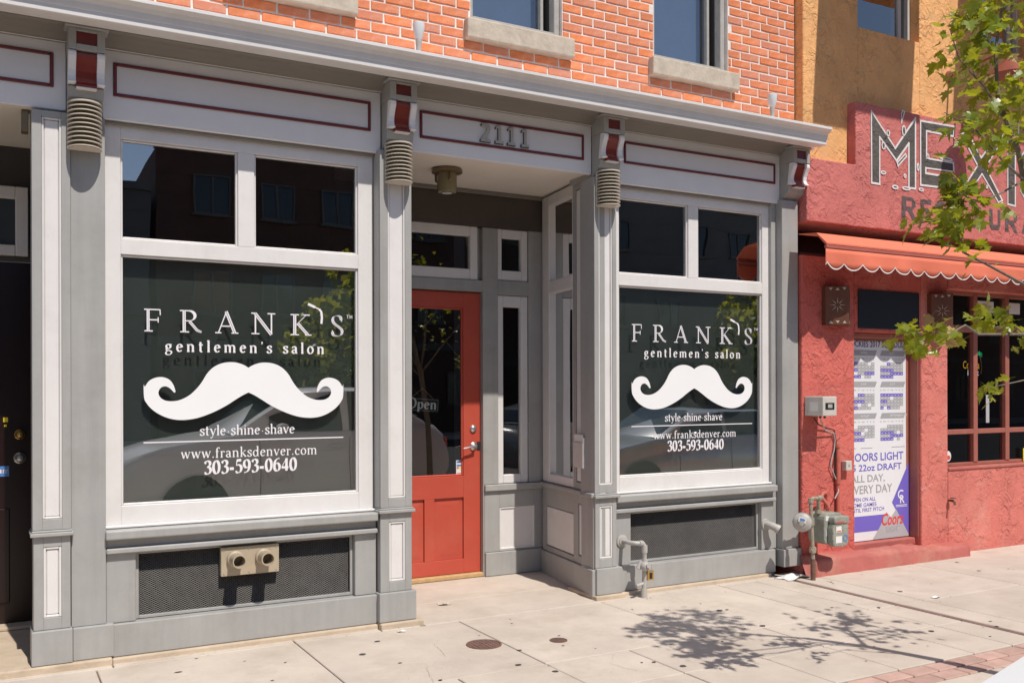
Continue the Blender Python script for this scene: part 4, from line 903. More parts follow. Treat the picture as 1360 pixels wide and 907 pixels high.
# ---------- standpipe with padlock by the right bay, hooked vent pipe
t = thing('standpipe', 'grey painted standpipe with valve in front of the right vent grille', 'pipe', None, (4.22, -0.10, -0.04))
MB().lathe((-0.07, 0.098, 0.405), [(0.048, 0), (0.048, -0.008), (0.030, -0.014), (0.030, -0.02), (0, -.02)], 22, axis='Y').build('wall_flange', 'pipe', t, smooth=True)
mb = MB().tube([(-.07, .09, .405), (-.07, -.02, .405), (-.05, -.045, .405), (0, -.05, .402), (.018, -.05, .395), (.03, -.05, .375), (.03, -.05, .28)], .017, 12)
mb.tube([(.03, -.05, .385), (.03, -.05, .33)], .0225, 12); mb.tube([(-.02, -.05, .404), (.012, -.05, .399)], .022, 12)
mb.tube([(.03, -.05, .28), (.025, -.05, -.02)], .0175, 12); mb.tube([(.025, -.05, .065), (.025, -.05, -.01)], .024, 12)
mb.tube([(.03, -.05, .28), (.03, -.05, .24)], .024, 8)
mb.build('pipe', 'pipe', t, smooth=True)
mb = MB().lathe((.012, -.075, .235), [(0, -.036), (.022, -.036), (.034, -.02), (.036, 0), (.03, .02), (.018, .036), (0, .038)], 16, axis='Y')
mb.tube([(.012, -.06, .235), (.012, -.125, .245)], .016, 10); mb.tube([(.0, -.05, .27), (-.03, -.05, .215)], .018, 10); mb.tube([(.05, -.06, .25), (.075, -.06, .225)], .011, 8)
mb.build('valve', 'pipe', t, smooth=True)
MB().tube([(.025, -.05, .105), (-.06, -.07, .095)], .012, 10).build('drain_cock', 'pipe', t, smooth=True)
t = thing('padlock', 'gold coloured combination padlock hanging on the standpipe valve', 'padlock', None, (4.290, -0.165, 0.085))
bx('body', 'brass', t, [(-.028, .028, -.011, .011, 0, .072)], 0.004, seg=2)
bx('dial_plate', 'board', t, [(-.014, .012, -.014, -.0115, .012, .058)], 0.003)
MB().tube([(-.017, 0, .068), (-.017, 0, .095)]+[(-.017*math.cos(R(a)), 0, .095+.017*math.sin(R(a))) for a in range(30, 180, 30)]+[(.017, 0, .095), (.017, 0, .068)], .0045, 8).build('shackle', 'steel', t, smooth=True)
vp = MB().tube([(5.600, 0.0, .383), (5.600, -.035, .383), (5.612, -.065, .378), (5.640, -.105, .355)], .031, 18, cap=False)
vp.lathe((5.600, 0, .383), [(0, -.012), (.045, -.012), (.048, -.0005)], 20, axis='Y')
o = vp.build('vent_pipe', 'pipe', shop, smooth=True)
MB().tube([(5.628, -.090, .363), (5.645, -.111, .351)], .0365, 18, cap=False).build('pipe_collar', 'pipe', o, smooth=True)
MB().tube([(5.643, -.1085, .3522), (5.6450, -.1112, .3508)], .0315, 18).build('pipe_mouth', 'black', o)

# ------------------------------------------------------------------ the restaurant next door
res = thing('stucco_restaurant_building', 'restaurant building with red stucco ground floor and ochre stucco upper floor', 'building')
YL, YU, YO, YS = -0.08, -0.13, -0.04, -0.13
KS = 1.0098                               # sign outlines were measured on a plane 5.5 cm nearer
XL = 5.934
# lower wall with door and window openings
bx('wall', 'redstucco', res, [(XL, 6.560, YL, 0.25, 0.08, 2.62), (6.560, 7.43, YL, 0.2, 1.99, 2.62)], 0.012, seg=2)
bx('wall', 'redstucco2', res, [(7.43, 7.80, YL, 0.25, -0.30, 2.62),
    (7.80, 13.0, YL, 0.25, -0.30, 0.76), (7.80, 13.0, YL, 0.25, 2.42, 2.62), (XL, 7.43, YL+.002, 0.25, -.3, 0.07)], 0.012, seg=2)
bx('recessed_beam', 'slotshade', res, [(XL+.001, 13.0, 0.296, 0.35, 2.635, 3.0), (XL+.001, 13.0, YL+.001, 0.30, 2.622, 2.634)], 0)
MB().prism([(XL+.008, 2.89), (13.0, 2.89), (13.0, 3.965), (6.525, 3.965), (6.525, 3.42), (XL+.008, 3.42)], YU, 0.295, 'Y').build('wall', 'pinkstucco', res, 0.01, seg=2)
bx('wall', 'orangestucco', res, [(5.998, 6.66, YO, 0.31, 3.423, 8.5), (6.66, 7.47, YO, 0.31, 3.423, 4.66), (7.47, 8.28, YO, 0.31, 3.423, 8.5), (8.28, 9.1, YO, .31, 3.423, 4.78), (9.1, 13, YO, .31, 3.423, 8.5), (6.66, 7.47, YO, .3, 6.0, 8.5), (8.28, 9.1, YO, .3, 6.0, 8.5)], 0.006)
for (a, b, z0) in ((6.66, 7.47, 4.66), (8.28, 9.1, 4.78)):
    w_ = bx('window', 'boxgrey', res, [(a, a+.035, 0.06, .14, z0, 6.0), (b-.035, b, 0.06, .14, z0, 6.0), (a+.035, b-.035, 0.06, .14, z0, z0+.035), (b-.14, b-.10, .08, .14, z0+.035, 6.0)], 0.003)
    bx('pane', 'glass2', w_, [(a+.035, b-.035, 0.10, 0.105, z0+.035, 6.0)], 0)
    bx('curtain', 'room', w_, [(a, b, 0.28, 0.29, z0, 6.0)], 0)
# unseen hoods above the frame, their slabs sized to cast the bays' shade
for a, b in ((6.27, 7.50), (8.08, 9.60), (10.2, 11.6)):
    bx('unseen_hood', 'orangestucco', res, [(a, b, -1.46, YO-.002, 5.90, 6.02)], 0.01)
# door opening: jambs, poster-covered door, step
bx('door_jamb', 'brownframe', res, [(7.375, 7.429, 0.045, 0.12, 0.14, 1.985), (6.562, 6.60, 0.045, 0.12, 0.14, 1.985), (6.60, 7.375, 0.045, 0.12, 1.93, 1.985), (7.431-.012, 7.4295, -0.05, 0.044, 0.14, 1.985)], 0.003)
bx('side_return', 'slotshade', res, [(XL+.001, XL+.02, 0.0, 0.296, 2.64, 2.888)], 0)
bx('transom_beam', 'brownframe', res, [(6.562, 7.429, -0.03, 0.05, 1.945, 1.988)], 0.004)
dd = bx('door', 'brownframe', res, [(6.60, 7.375, 0.07, 0.11, 0.14, 1.93)], 0.002)
bx('threshold', 'redsmooth', res, [(6.562, 7.43, -0.02, 0.22, 0.075, 0.138)], 0.01, seg=2)
st = MB()
pts = [(5.90, -0.235), (6.6, -0.232), (7.2, -0.238), (7.86, -0.245)]
st.v = []
bm = bmesh.new()
nx = 30
for side_ in (0,):
    for i in range(nx+1):
        x = 5.905+(7.875-5.905)*i/nx; y = -0.245+random.uniform(-.006, .006); zt = 0.105+random.uniform(-.006, .008)+(0.0 if x < 6.5 else -0.012)-(0.03 if x > 7.3 else 0)
        for (yy, zz) in ((y-.012, -.30), (y-.004, zt-.03), (y+.012, zt), (-.10, zt+.006), (-0.079, zt+.01)):
            bm.verts.new((x, yy, zz))
bm.verts.ensure_lookup_table()
for i in range(nx):
    for k in range(4): bm.faces.new([bm.verts[i*5+k], bm.verts[i*5+5+k], bm.verts[i*5+6+k], bm.verts[i*5+1+k]])
bm.faces.new([bm.verts[k] for k in range(5)]); bm.faces.new([bm.verts[nx*5+k] for k in reversed(range(5))])
bmesh.ops.recalc_face_normals(bm, faces=bm.faces)
me = bpy.data.meshes.new('doorstep'); bm.to_mesh(me); bm.free(); me.materials.append(M['redsmooth'])
o = bpy.data.objects.new('doorstep', me); C.objects.link(o); o.parent = res
for p in me.polygons: p.use_smooth = True
# dark glazing over the door
w_ = bx('window', 'brownframe', res, [(6.562, 7.429, 0.05, 0.09, 2.375, 2.415), (6.562, 6.60, .05, .09, 1.99, 2.375), (7.39, 7.429, .05, .09, 1.99, 2.375)], 0.003)
# (opening above the door is part of the wall block; this transom sits in front of it)
bx('pane', 'darkwin', w_, [(6.60, 7.39, -0.092, -0.082, 2.02, 2.36)], 0.002)
# big window with brown glazing bars
w_ = bx('window', 'brownframe', res, [(7.80, 7.832, 0.0, 0.06, 0.76, 2.42), (7.832, 12.9, 0.0, 0.06, 0.762, 0.792), (7.832, 12.9, -.003, 0.06, 1.062, 1.108), (7.832, 12.9, 0.0, 0.06, 2.035, 2.10), (7.832, 12.9, 0.0, 0.06, 2.385, 2.42)]
    + [(x, x+.062, -0.006, 0.055, 0.79, 2.40) for x in (8.283, 8.775, 9.27, 9.76, 10.25, 10.75)], 0.004)
lab(w_, 'wide shop window with red brown glazing bars')
xsb = [7.832, 8.314, 8.806, 9.30, 9.79, 10.28, 10.78]
for a, b in zip(xsb, xsb[1:]):
    for z0, z1 in ((0.79, 1.065), (1.105, 2.04), (2.095, 2.39)): bx('pane', 'glass3', w_, [(a+.03, b+.001, 0.03, 0.034, z0, z1)], 0)
bx('sill', 'redsmooth', res, [(7.80, 13, YL-.012, 0.0, 0.735, 0.762)], 0.006)
bx('room_shell', 'room', res, [(7.6, 13.0, 1.6, 1.65, 0, 2.7), (7.55, 7.6, 0.26, 1.6, 0, 2.7), (7.6, 13, .26, 1.6, 2.65, 2.7), (7.6, 13, .26, 1.6, .3, .35)], 0)
for x, z, m in ((7.905, .86, 'sticker'),):
    s_ = MB().lathe((x, -.004, z), [(0.0, -.003), (.038, -.003), (.040, 0)], 20, axis='Y', sy=1.25).build('sticker', m, res)
    lab(s_, 'round white and red sticker low on the window')
    MB().lathe((x, -.0085, z-.012), [(0.0, 0), (.026, 0)], 16, axis='Y', sy=.8).build('sticker_print', 'stickred', s_)
s_ = bx('sticker', 'stickyel', res, [(9.045, 9.12, -0.012, -0.010, 0.77, 0.90)], 0); bx('sticker_print', 'black', s_, [(9.058, 9.105, -.0135, -.0125, .79, .80), (9.058, 9.105, -.0135, -.0125, .82, .826), (9.066, 9.098, -.0135, -.0125, .845, .875)], 0)
s_ = bx('sticker', 'sticker', res, [(8.352, 8.632, 0.022, 0.024, 2.235, 2.345)], 0); lab(s_, 'white notice with a dark fish shape in the upper pane')
bx('sticker_print', 'pgrey', s_, [(8.40, 8.58, .020, .021, 2.272, 2.305), (8.46, 8.52, .0195, .0205, 2.26, 2.32)], 0.004)
bx('sticker', 'sticker', res, [(8.85, 9.05, 0.022, 0.024, 2.235, 2.345)], 0)
bx('sticker', 'plight', res, [(8.512, 8.562, 0.024, 0.026, 1.163, 1.435)], 0)
# built-in sans text helper (the default font that ships inside every blend file)
def sans(s, x0, z0, width, height, y, m, parent, name='lettering', slant=0.0, bold=0.0):
    cu = bpy.data.curves.new(name, 'FONT'); cu.body = s; cu.size = 1.0; cu.offset = bold; cu.resolution_u = 3; cu.fill_mode = 'FRONT'; cu.shear = slant
    ob = bpy.data.objects.new(name, cu); C.objects.link(ob)
    dg = bpy.context.evaluated_depsgraph_get(); me = bpy.data.meshes.new_from_object(ob.evaluated_get(dg))
    bpy.data.objects.remove(ob)
    xs_ = [v.co.x for v in me.vertices]; ys_ = [v.co.y for v in me.vertices]
    if not xs_: return None
    ax, bx_, ay, by = min(xs_), max(xs_), min(ys_), max(ys_)
    for v in me.vertices: v.co = (x0+(v.co.x-ax)/(bx_-ax)*width, y, z0+(v.co.y-ay)/(by-ay)*height)
    me.materials.clear(); me.materials.append(M[m])
    o = bpy.data.objects.new(name, me); C.objects.link(o); o.parent = parent; return o
# ---------- sign painted on the stucco
yS = YS-0.0025
def outline(name, pts, m, y, parent, edge=0.0085, em='signwhite'):
    """painted shape with a white painted line round it"""
    pts = [(a*KS, 1.5+(b-1.5)*KS) for a, b in pts]
    o = fill_mesh(name, pts, y, m, parent)
    mb = MB(); yy = y-.0012
    P_ = pts+[pts[0]]
    for a, b in zip(P_, P_[1:]):
        d = math.hypot(b[0]-a[0], b[1]-a[1])
        if d < 1e-5: continue
        ux, uz = (b[0]-a[0])/d, (b[1]-a[1])/d; e = edge*random.uniform(.8, 1.15)
        mb.poly([(a[0]-ux*e-uz*e, yy, a[1]-uz*e+ux*e), (b[0]+ux*e-uz*e, yy, b[1]+uz*e+ux*e), (b[0]+ux*e+uz*e, yy, b[1]+uz*e-ux*e), (a[0]-ux*e+uz*e, yy, a[1]-uz*e-ux*e)])
        yy -= .00012
    mb.build('letter_outline', em, o)
    return o
outline('letter', [(6.65,3.883),(6.953,3.600),(7.219,3.900),(7.217,3.272),(7.129,3.271),(7.13,3.664),(6.969,3.492),(6.754,3.672),(6.753,3.265),(6.652,3.266)], 'signgrey', yS, res)
outline('letter', [(7.285,3.885),(7.750,3.895),(7.738,3.804),(7.367,3.804),(7.366,3.560),(7.737,3.560),(7.743,3.480),(7.355,3.472),(7.355,3.425),(7.752,3.423),(7.752,3.322),(7.285,3.312)], 'signgrey', yS, res)
outline('letter', [(7.855,3.835),(7.925,3.886),(8.140,3.655),(8.375,3.880),(8.455,3.850),(8.205,3.575),(8.455,3.286),(8.395,3.262),(8.150,3.505),(7.93,3.275),(7.86,3.325),(8.085,3.575)], 'signgrey', yS, res)
outline('letter', [(8.54,3.880),(8.66,3.880),(8.656,3.250),(8.54,3.257)], 'signgrey', yS, res)
outline('letter', [(9.20,3.86),(8.90,3.88),(8.76,3.75),(8.745,3.40),(8.88,3.26),(9.20,3.25),(9.20,3.34),(8.93,3.35),(8.85,3.44),(8.86,3.70),(8.95,3.79),(9.20,3.77)], 'signgrey', yS, res)
outline('letter', [(9.30,3.25),(9.50,3.88),(9.62,3.88),(9.84,3.25),(9.74,3.25),(9.68,3.42),(9.46,3.42),(9.40,3.25)], 'signgrey', yS, res)
outline('letter', [(9.95,3.25),(9.95,3.88),(10.06,3.88),(10.34,3.45),(10.34,3.88),(10.45,3.88),(10.45,3.25),(10.34,3.25),(10.05,3.70),(10.05,3.25)], 'signgrey', yS, res)
for cx, cz, w_, h_ in ((6.859,3.72,.018,.024),(6.800,3.603,.02,.03),(6.797,3.37,.028,.012),(6.948,3.259,.035,.014),(7.092,3.262,.048,.012),(7.290,3.272,.028,.012),(7.381,3.579,.014,.02),(7.637,3.583,.085,.012),(7.075,3.37,.012,.014),(7.249,3.468,.012,.03),(8.449,3.236,.02,.028),(8.217,3.391,.012,.012),(7.063,3.767,.022,.042)):
    outline('paint_drip', [(cx+w_*math.cos(R(a)), cz+h_*math.sin(R(a))) for a in range(0, 360, 45)], 'signgrey', yS-.003, res, 0.006)
outline('paint_drip', [(7.035, 3.83), (7.062, 3.905), (7.075, 3.935), (7.05, 3.945), (7.035, 3.91)], 'signgrey', yS, res, 0.006)
outline('paint_drip', [(6.975, 3.475), (7.08, 3.565), (7.095, 3.545), (6.985, 3.447)], 'signgrey', yS-.0034, res, 0.007)
def block(ch, x0, x1, z0, z1):
    x0, x1, z0, z1 = x0*KS, x1*KS, 1.5+(z0-1.5)*KS, 1.5+(z1-1.5)*KS
    shapes = {'R': [(0,0),(.26,0),(.26,.36),(.42,.36),(.72,0),(1,0),(.68,.42),(.92,.58),(.95,.82),(.75,1),(0,1)], 'E': [(0,0),(1,0),(1,.2),(.3,.2),(.3,.42),(.85,.42),(.85,.6),(.3,.6),(.3,.8),(1,.8),(1,1),(0,1)],
        'S': [(.05,.2),(.25,0),(.75,0),(1,.2),(1,.42),(.75,.58),(.3,.62),(.3,.8),(.95,.8),(.85,1),(.25,1),(0,.85),(0,.6),(.25,.45),(.68,.38),(.68,.2),(.1,.24)], 'T': [(.37,0),(.63,0),(.63,.8),(1,.8),(1,1),(0,1),(0,.8),(.37,.8)],
        'A': [(0,0),(.24,0),(.33,.26),(.67,.26),(.76,0),(1,0),(.64,1),(.36,1)], 'U': [(0,1),(0,.2),(.2,0),(.8,0),(1,.2),(1,1),(.74,1),(.74,.26),(.26,.26),(.26,1)], 'N': [(0,0),(.25,0),(.25,.6),(.72,0),(1,0),(1,1),(.75,1),(.75,.42),(.28,1),(0,1)]}
    pts = [(x0+(x1-x0)*a+random.uniform(-.005, .005), z0+(z1-z0)*b+random.uniform(-.004, .004)) for a, b in shapes[ch]]
    o = fill_mesh('letter', pts, yS, 'signgrey2', res)
    if ch in 'R': bx('letter_counter', 'pinkstucco', o, [(x0+(x1-x0)*.28, x0+(x1-x0)*.66, yS-.0015, yS-.0002, z0+(z1-z0)*.56, z0+(z1-z0)*.82)], 0)
for ch, a, b in (('R', 7.04, 7.23), ('E', 7.29, 7.43), ('S', 7.49, 7.64), ('T', 7.73, 7.92), ('A', 8.00, 8.215), ('U', 8.265, 8.43), ('R', 8.50, 8.70), ('A', 8.76, 8.97), ('N', 9.04, 9.23), ('T', 9.29, 9.47)):
    block(ch, a, b, 2.995, 3.19)

# ---------- poster on the door
yp = 0.045
po = bx('poster', 'poster', None, [(6.595, 7.418, 0.0455, 0.0485, 0.145, 1.925)], 0)
tag(po, 'tall white and violet baseball schedule and beer poster covering the restaurant door', 'poster')
def flat(name, pts, m, y): return MB().poly([(a, y, b) for a, b in pts]).build(name, m, po)
flat('shape', [(6.595, .225), (7.01, .225), (7.09, .365), (6.595, .365)], 'purple', yp-.0006)
flat('shape', [(7.418, .145), (7.418, .83), (7.185, .465), (7.275, .345), (7.34, .25)], 'purple', yp-.0009)
flat('shape', [(6.93, .147), (7.06, .30), (7.11, .385), (7.17, .33), (7.24, .40), (7.41, .16), (7.41, .147)], 'plight', yp-.0013)
sans('ROCKIES 2017 SCHEDULE', 6.615, 1.868, .765, .056, yp-.001, 'pnavy', po, bold=.01)
hdr = [(6.64, 'APRIL', 1.815), (7.02, 'MAY', 1.815), (6.64, 'JUNE', 1.535), (7.02, 'JULY', 1.535), (6.64, 'AUGUST', 1.252), (7.02, 'SEPTEMBER/OCT', 1.252)]
rng = random.Random(3)
for hx, ht, hz in hdr:
    flat('shape', [(hx+.012, hz-.022), (hx+.325, hz-.022), (hx+.35, hz+.026), (hx+.035, hz+.026)], 'pgrey', yp-.001)
    sans(ht, hx+.14, hz-.008, .018*len(ht), .02, yp-.0016, 'poster', po)
    sans('S  M  T  W  T  F  S', hx+.015, hz-.058, .30, .014, yp-.001, 'pgrey', po)
    pu, gr, wh = [], [], []
    first = rng.randint(0, 5)
    for r_ in range(5):
        k = 0
        runs = rng.choice([(4, 3), (2, 5), (7, 0), (3, 4)])
        for c_ in range(7):
            if r_ == 0 and c_ < first: continue
            if r_ == 4 and c_ > rng.choice((3, 4, 5)): continue
            if rng.random() < .04: continue
            b_ = (hx+.016+c_*.0435, hx+.016+c_*.0435+.041, yp-.0011, yp-.0010, hz-.107-r_*.029, hz-.107-r_*.029+.026)
            (pu if (c_ < runs[0]) == (r_ % 2 == 0) else gr).append(b_)
            wh.append((b_[0]+.012, b_[1]-.012, yp-.0016, yp-.0015, b_[4]+.009, b_[4]+.014))
    if pu: bx('calendar_cells', 'purple', po, pu, 0)
    if gr: bx('calendar_cells', 'plight', po, gr, 0)
    bx('calendar_print', 'poster', po, wh, 0)
sans('COORS LIGHT', 6.625, .852, .715, .072, yp-.001, 'purple', po, bold=.012)
sans('$5 22oz DRAFT', 6.615, .755, .70, .068, yp-.001, 'purple', po, bold=.012)
sans('ALL DAY,', 6.655, .655, .435, .075, yp-.001, 'pgrey', po, bold=.012)
sans('EVERY DAY', 6.645, .563, .545, .075, yp-.001, 'pgrey', po, bold=.012)
sans('OPEN ON ALL', 6.655, .497, .315, .034, yp-.001, 'purple', po, bold=.005)
sans('HOME GAMES', 6.645, .448, .335, .034, yp-.001, 'purple', po, bold=.005)
sans('UNTIL FIRST PITCH', 6.635, .402, .445, .034, yp-.001, 'purple', po, bold=.005)
sans('Coors', 7.05, .262, .285, .11, yp-.0022, 'pred', po, slant=.25, bold=.02)
sans('LIGHT', 7.11, .200, .18, .048, yp-.0022, 'pgrey', po, bold=.01)
sans('C', 7.262, .490, .075, .085, yp-.0018, 'poster', po, bold=.015); sans('R', 7.292, .452, .06, .075, yp-.0024, 'poster', po, bold=.02)
bx('calendar_print', 'poster', po, [(7.235, 7.385, yp-.0017, yp-.0015, .432, .438), (7.235, 7.39, yp-.0017, yp-.0015, .42, .425)], 0)
bx('calendar_print', 'plight', po, [(6.62, 6.72, yp-.0011, yp-.001, .966, .971), (6.78, 6.93, yp-.0011, yp-.001, .966, .971), (7.18, 7.36, yp-.0011, yp-.001, .966, .971)], 0)

# ---------- neon beer sign
t = thing('neon_sign', 'small beer neon sign with green palm tree inside the restaurant window', 'neon sign', None, (8.46, 0.12, 1.66))
rx = lambda s, x0, z0, w_, h_, m: sans(s, x0, z0, w_, h_, 0, m, t)
o_ = rx('Corona', -.16, 0.03, .25, .075, 'neony'); o_ = rx('Light', -.09, -.055, .17, .075, 'neonw')
MB().tube([(.115, 0, -.02), (.125, 0, .05), (.11, 0, .13), (.085, 0, .17)], .004, 6).build('palm_trunk', 'wood', t)
mb = MB()
for a in (-60, -20, 25, 75, 130, 190): mb.tube([(.085, 0, .17), (.085+.03*math.cos(R(a)), 0, .175+.028*math.sin(R(a))), (.085+.05*math.cos(R(a)), 0, .165+.03*math.sin(R(a)))], .0045, 6)
mb.build('palm_fronds', 'neong', t)

# ---------- awning
t = thing('awning', 'orange red canvas awning with white scalloped edge over the restaurant front', 'awning')
AX0, AX1 = 5.835, 13.0; yA = -0.43
mb = MB(); n = 180; rows_ = []
pitch = 0.197
def scall(x):
    u = ((x-AX0-.02) % pitch)/pitch
    return 2.455+0.052*(abs(2*u-1)**2.2)
nn = 700
rng = random.Random(9)
for i in range(nn+1):
    x = AX0+(AX1-AX0)*i/nn
    w_ = .010*math.sin(x*5.1)+.006*math.sin(x*13+1)+.012*math.exp(-((x-6.75)/.06)**2)
    zs_ = [2.615, 2.58, 2.54, 2.51, scall(x)]
    for k, zz in enumerate(zs_): mb.v.append((x, yA-(w_)*k/4.0, zz))
for i in range(nn):
    for k in range(4): a = i*5+k; mb.f.append((a, a+5, a+6, a+1))
mb.build('valance', 'awning', t, smooth=True, solid=.002)
mb = MB(); 
for i in range(nn+1):
    x = AX0+(AX1-AX0)*i/nn; w_ = .010*math.sin(x*5.1)+.006*math.sin(x*13+1)+.012*math.exp(-((x-6.75)/.06)**2)
    mb.v += [(x, yA-w_-.0022, scall(x)+.006), (x, yA-w_-.0022, scall(x)-.003), (x, yA-w_+.0022, scall(x)-.003)]
for i in range(nn): a = i*3; mb.f += [(a, a+3, a+4, a+1), (a+1, a+4, a+5, a+2)]
mb.build('white_piping', 'awnline', t)
MB().prism([(-.437, 2.619), (-.437, 2.646), (-.41, 2.648), (-.41, 2.619)], AX0+.004, AX1, 'X').build('front_bar', 'barpink', t, 0.003)
MB().prism([(-.438, 2.649), (-.438, 2.662), (-.335, 2.752), (-.14, 2.772), (-.14, 2.766), (-.325, 2.746), (-.42, 2.652)], AX0, AX1, 'X').build('canopy', 'awning', t)
MB().tube([(6.5, -.22, 2.67), (12.9, -.22, 2.67)], .03, 14).build('roller_tube', 'brownframe', t, smooth=True)
for x in (6.6, 9.5, 12.6):
    MB().tube([(x, -.16, 2.60), (x+.02, -.25, 2.64), (x+.01, -.41, 2.635)], .014, 8).build('folding_arm', 'brownframe', t, smooth=True)

# ---------- pierced tin lanterns
def tin(xc, label):
    t = thing('tin_wall_lantern', label, 'wall lantern', 'pierced tin lanterns flanking the restaurant door', (xc, YL-.001, 2.035))
    w, d, h = .145, .16, .325
    mb = MB()
    front = -.16
    mb.prism([(-w, 0), (-w, -.045), (0, -d), (w, -.045), (w, 0)], 0, h, 'Z')
    mb.build('body', 'tin', t, 0.002)
    def onface(sx_, pts, m, nm):
        # pts in (u,z): u 0..1 from the outer edge to the ridge
        P_ = []
        for u, z in pts:
            x = sx_*(w*(1-u)); y = -.045-(d-.045)*u-.003
            P_.append((x-.000, y, z))
        MB().poly(P_).build(nm, m, t)
    FL = math.hypot(w, d-.045)
    for sx_ in (-1, 1):
        for kz, up in ((.012, 1), (.290, -1)):
            for q, u in enumerate((.2, .5, .8)):
                s_ = (1 if q != 1 else -1)*up
                onface(sx_, [(u-.09, kz+(.0 if s_ > 0 else .022)), (u+.09, kz+(.0 if s_ > 0 else .022)), (u, kz+(.022 if s_ > 0 else 0))], 'tinlight', 'pierced_triangle')
        for k in range(8):
            a = R(k*45); r0, r1 = .020, .068; cz = .165
            n0, n1 = -math.sin(a)*.0035, math.cos(a)*.0035
            onface(sx_, [(.5+(r0*math.cos(a)+n0)/FL, cz+r0*math.sin(a)+n1), (.5+r1*math.cos(a)/FL, cz+r1*math.sin(a)), (.5+(r0*math.cos(a)-n0)/FL, cz+r0*math.sin(a)-n1)], 'tinlight', 'pierced_ray')
    return t
tin(6.31, 'brown pierced tin lantern with star pattern left of the poster')
tin(7.655, 'brown pierced tin lantern with star pattern right of the poster')

# ---------- gooseneck sign lamps
for x0, l in ((7.88, 'red brown gooseneck lamp reaching over the painted sign behind the maple leaves'), (10.1, 'red brown gooseneck lamp further right over the painted sign')):
    t = thing('gooseneck_lamp', l, 'wall lamp', 'gooseneck sign lamps', (x0, YO-.001, 4.44))
    MB().lathe((0, 0, -.03), [(0, -.02), (.05, -.018), (.055, 0)], 18, axis='Y').build('wall_plate', 'lampred', t, smooth=True)
    MB().tube([(0, -.01, -.03), (0, -.10, -.02), (0, -.45, .03), (0, -.54, .06), (0, -.59, .05), (0, -.60, .0), (0, -.60, -.05)], .011, 8).build('arm', 'lampred', t, smooth=True)
    MB().lathe((0, -.60, -.05), [(.03, .03), (.035, -.0), (.06, -.02), (.13, -.075), (.175, -.13), (.185, -.14), (.17, -.136), (.0, -.02)], 26).build('shade', 'lampred', t, smooth=True)

# ---------- meter box, wires, small box, conduit
t = thing('utility_box', 'pale grey electrical box with small display window on the red wall', 'electrical box', None, (6.035, YL-.001, 1.275))
bx('housing', 'boxgrey', t, [(-.075, .085, -.20, 0, 0, .160)], 0.006, seg=2)
bx('display', 'board', t, [(-.048, .055, -.2025, -.2005, .052, .108)], 0.003); bx('display_marks', 'pipe', t, [(-.02, .03, -.2035, -.2028, .066, .096)], 0.008)
bx('side_label', 'paper', t, [(-.0765, -.0752, -.15, -.06, .04, .115)], 0)
mb = MB()
for y in (-.165, -.03):
    for z in (.025, .13): mb.cyl((-.079, y, z), .006, .01, 'Z', 6)
mb.build('latches', 'steel', t)
mb = MB().cyl((-.02, -.12, -.02), .010, .022, 'Z', 10); mb.cyl((.03, -.12, -.02), .010, .022, 'Z', 10); mb.build('cable_glands', 'black', t)
o = MB().tube([(6.155-.14, -.20, 1.262), (6.06, -.17, 1.22), (6.16, -.12, 1.15), (6.285, -.10, 1.12), (6.30, -.098, 1.06), (6.29, -.097, .98), (6.255, -.10, .90), (6.245, -.10, .84), (6.29, -.10, .76), (6.325, -.10, .70), (6.315, -.12, .63), (6.26, -.13, .57)], .0055, 6).build('cable', 'pipe', None, smooth=True)
tag(o, 'thin grey cable looping down from the electrical box', 'cable')
o = MB().tube([(6.02, -.13, 1.255), (6.09, -.11, 1.20), (6.20, -.098, 1.165), (6.29, -.095, 1.15), (6.315, -.095, 1.05), (6.31, -.095, .93), (6.285, -.10, .85), (6.30, -.10, .77), (6.34, -.10, .70)], .0055, 6).build('cable', 'black', None, smooth=True)
tag(o, 'thin black cable running beside the grey one on the red wall', 'cable')
o = MB().tube([(6.325, -.105, 1.02), (6.325, -.105, .42)], .017, 10).build('conduit', 'redpipe', None, smooth=True); tag(o, 'red painted conduit running down to the gas meter', 'pipe')
MB().tube([(6.325, -.105, .73), (6.325, -.105, .69)], .024, 10).build('coupling', 'redpipe', o, smooth=True)
MB().tube([(6.325, -.105, 1.0), (6.325, -.105, 1.03)], .024, 10).build('coupling', 'redpipe', o, smooth=True)
t = thing('junction_box', 'small pale junction box beside the poster', 'electrical box', None, (6.425, YL-.001, .80))
bx('housing', 'boxgrey', t, [(-.032, .038, -.055, 0, 0, .082)], 0.004); bx('knob', 'pipe', t, [(-.004, .010, -.062, -.0555, .04, .055)], 0.002)

# ---------- gas meter and regulator
t = thing('gas_meter', 'weathered grey green gas meter with labels by the restaurant step', 'gas meter', None, (5.965, -0.29, 0.235))
def rounded(x0, x1, z0, z1, r, y0, y1):
    pts = []
    for cx, cz, a in ((x1-r, z1-r, 0), (x0+r, z1-r, 90), (x0+r, z0+r, 180), (x1-r, z0+r, 270)):
        pts += [(cx+r*math.cos(R(a+b)), cz+r*math.sin(R(a+b))) for b in (0, 30, 60, 90)]
    return MB().prism(pts, y0, y1, 'Y')
rounded(-.062, .155, .0, .255, .05, -.055, .12).build('case', 'meter', t, 0.008, seg=2)
rounded(-.03, .150, -.012, .185, .045, -.115, -.056).build('front_cover', 'meter', t, 0.01, seg=2)
rounded(-.02, .150, .175, .235, .022, -.125, -.056).build('index_housing', 'meter', t, 0.006)
mb = MB()
for a in range(0, 360, 40): mb.cyl((.06+.088*math.cos(R(a)), -.118, .08+.088*math.sin(R(a))), .006, .006, 'Y', 6)
mb.build('cover_bolts', 'steel', t)
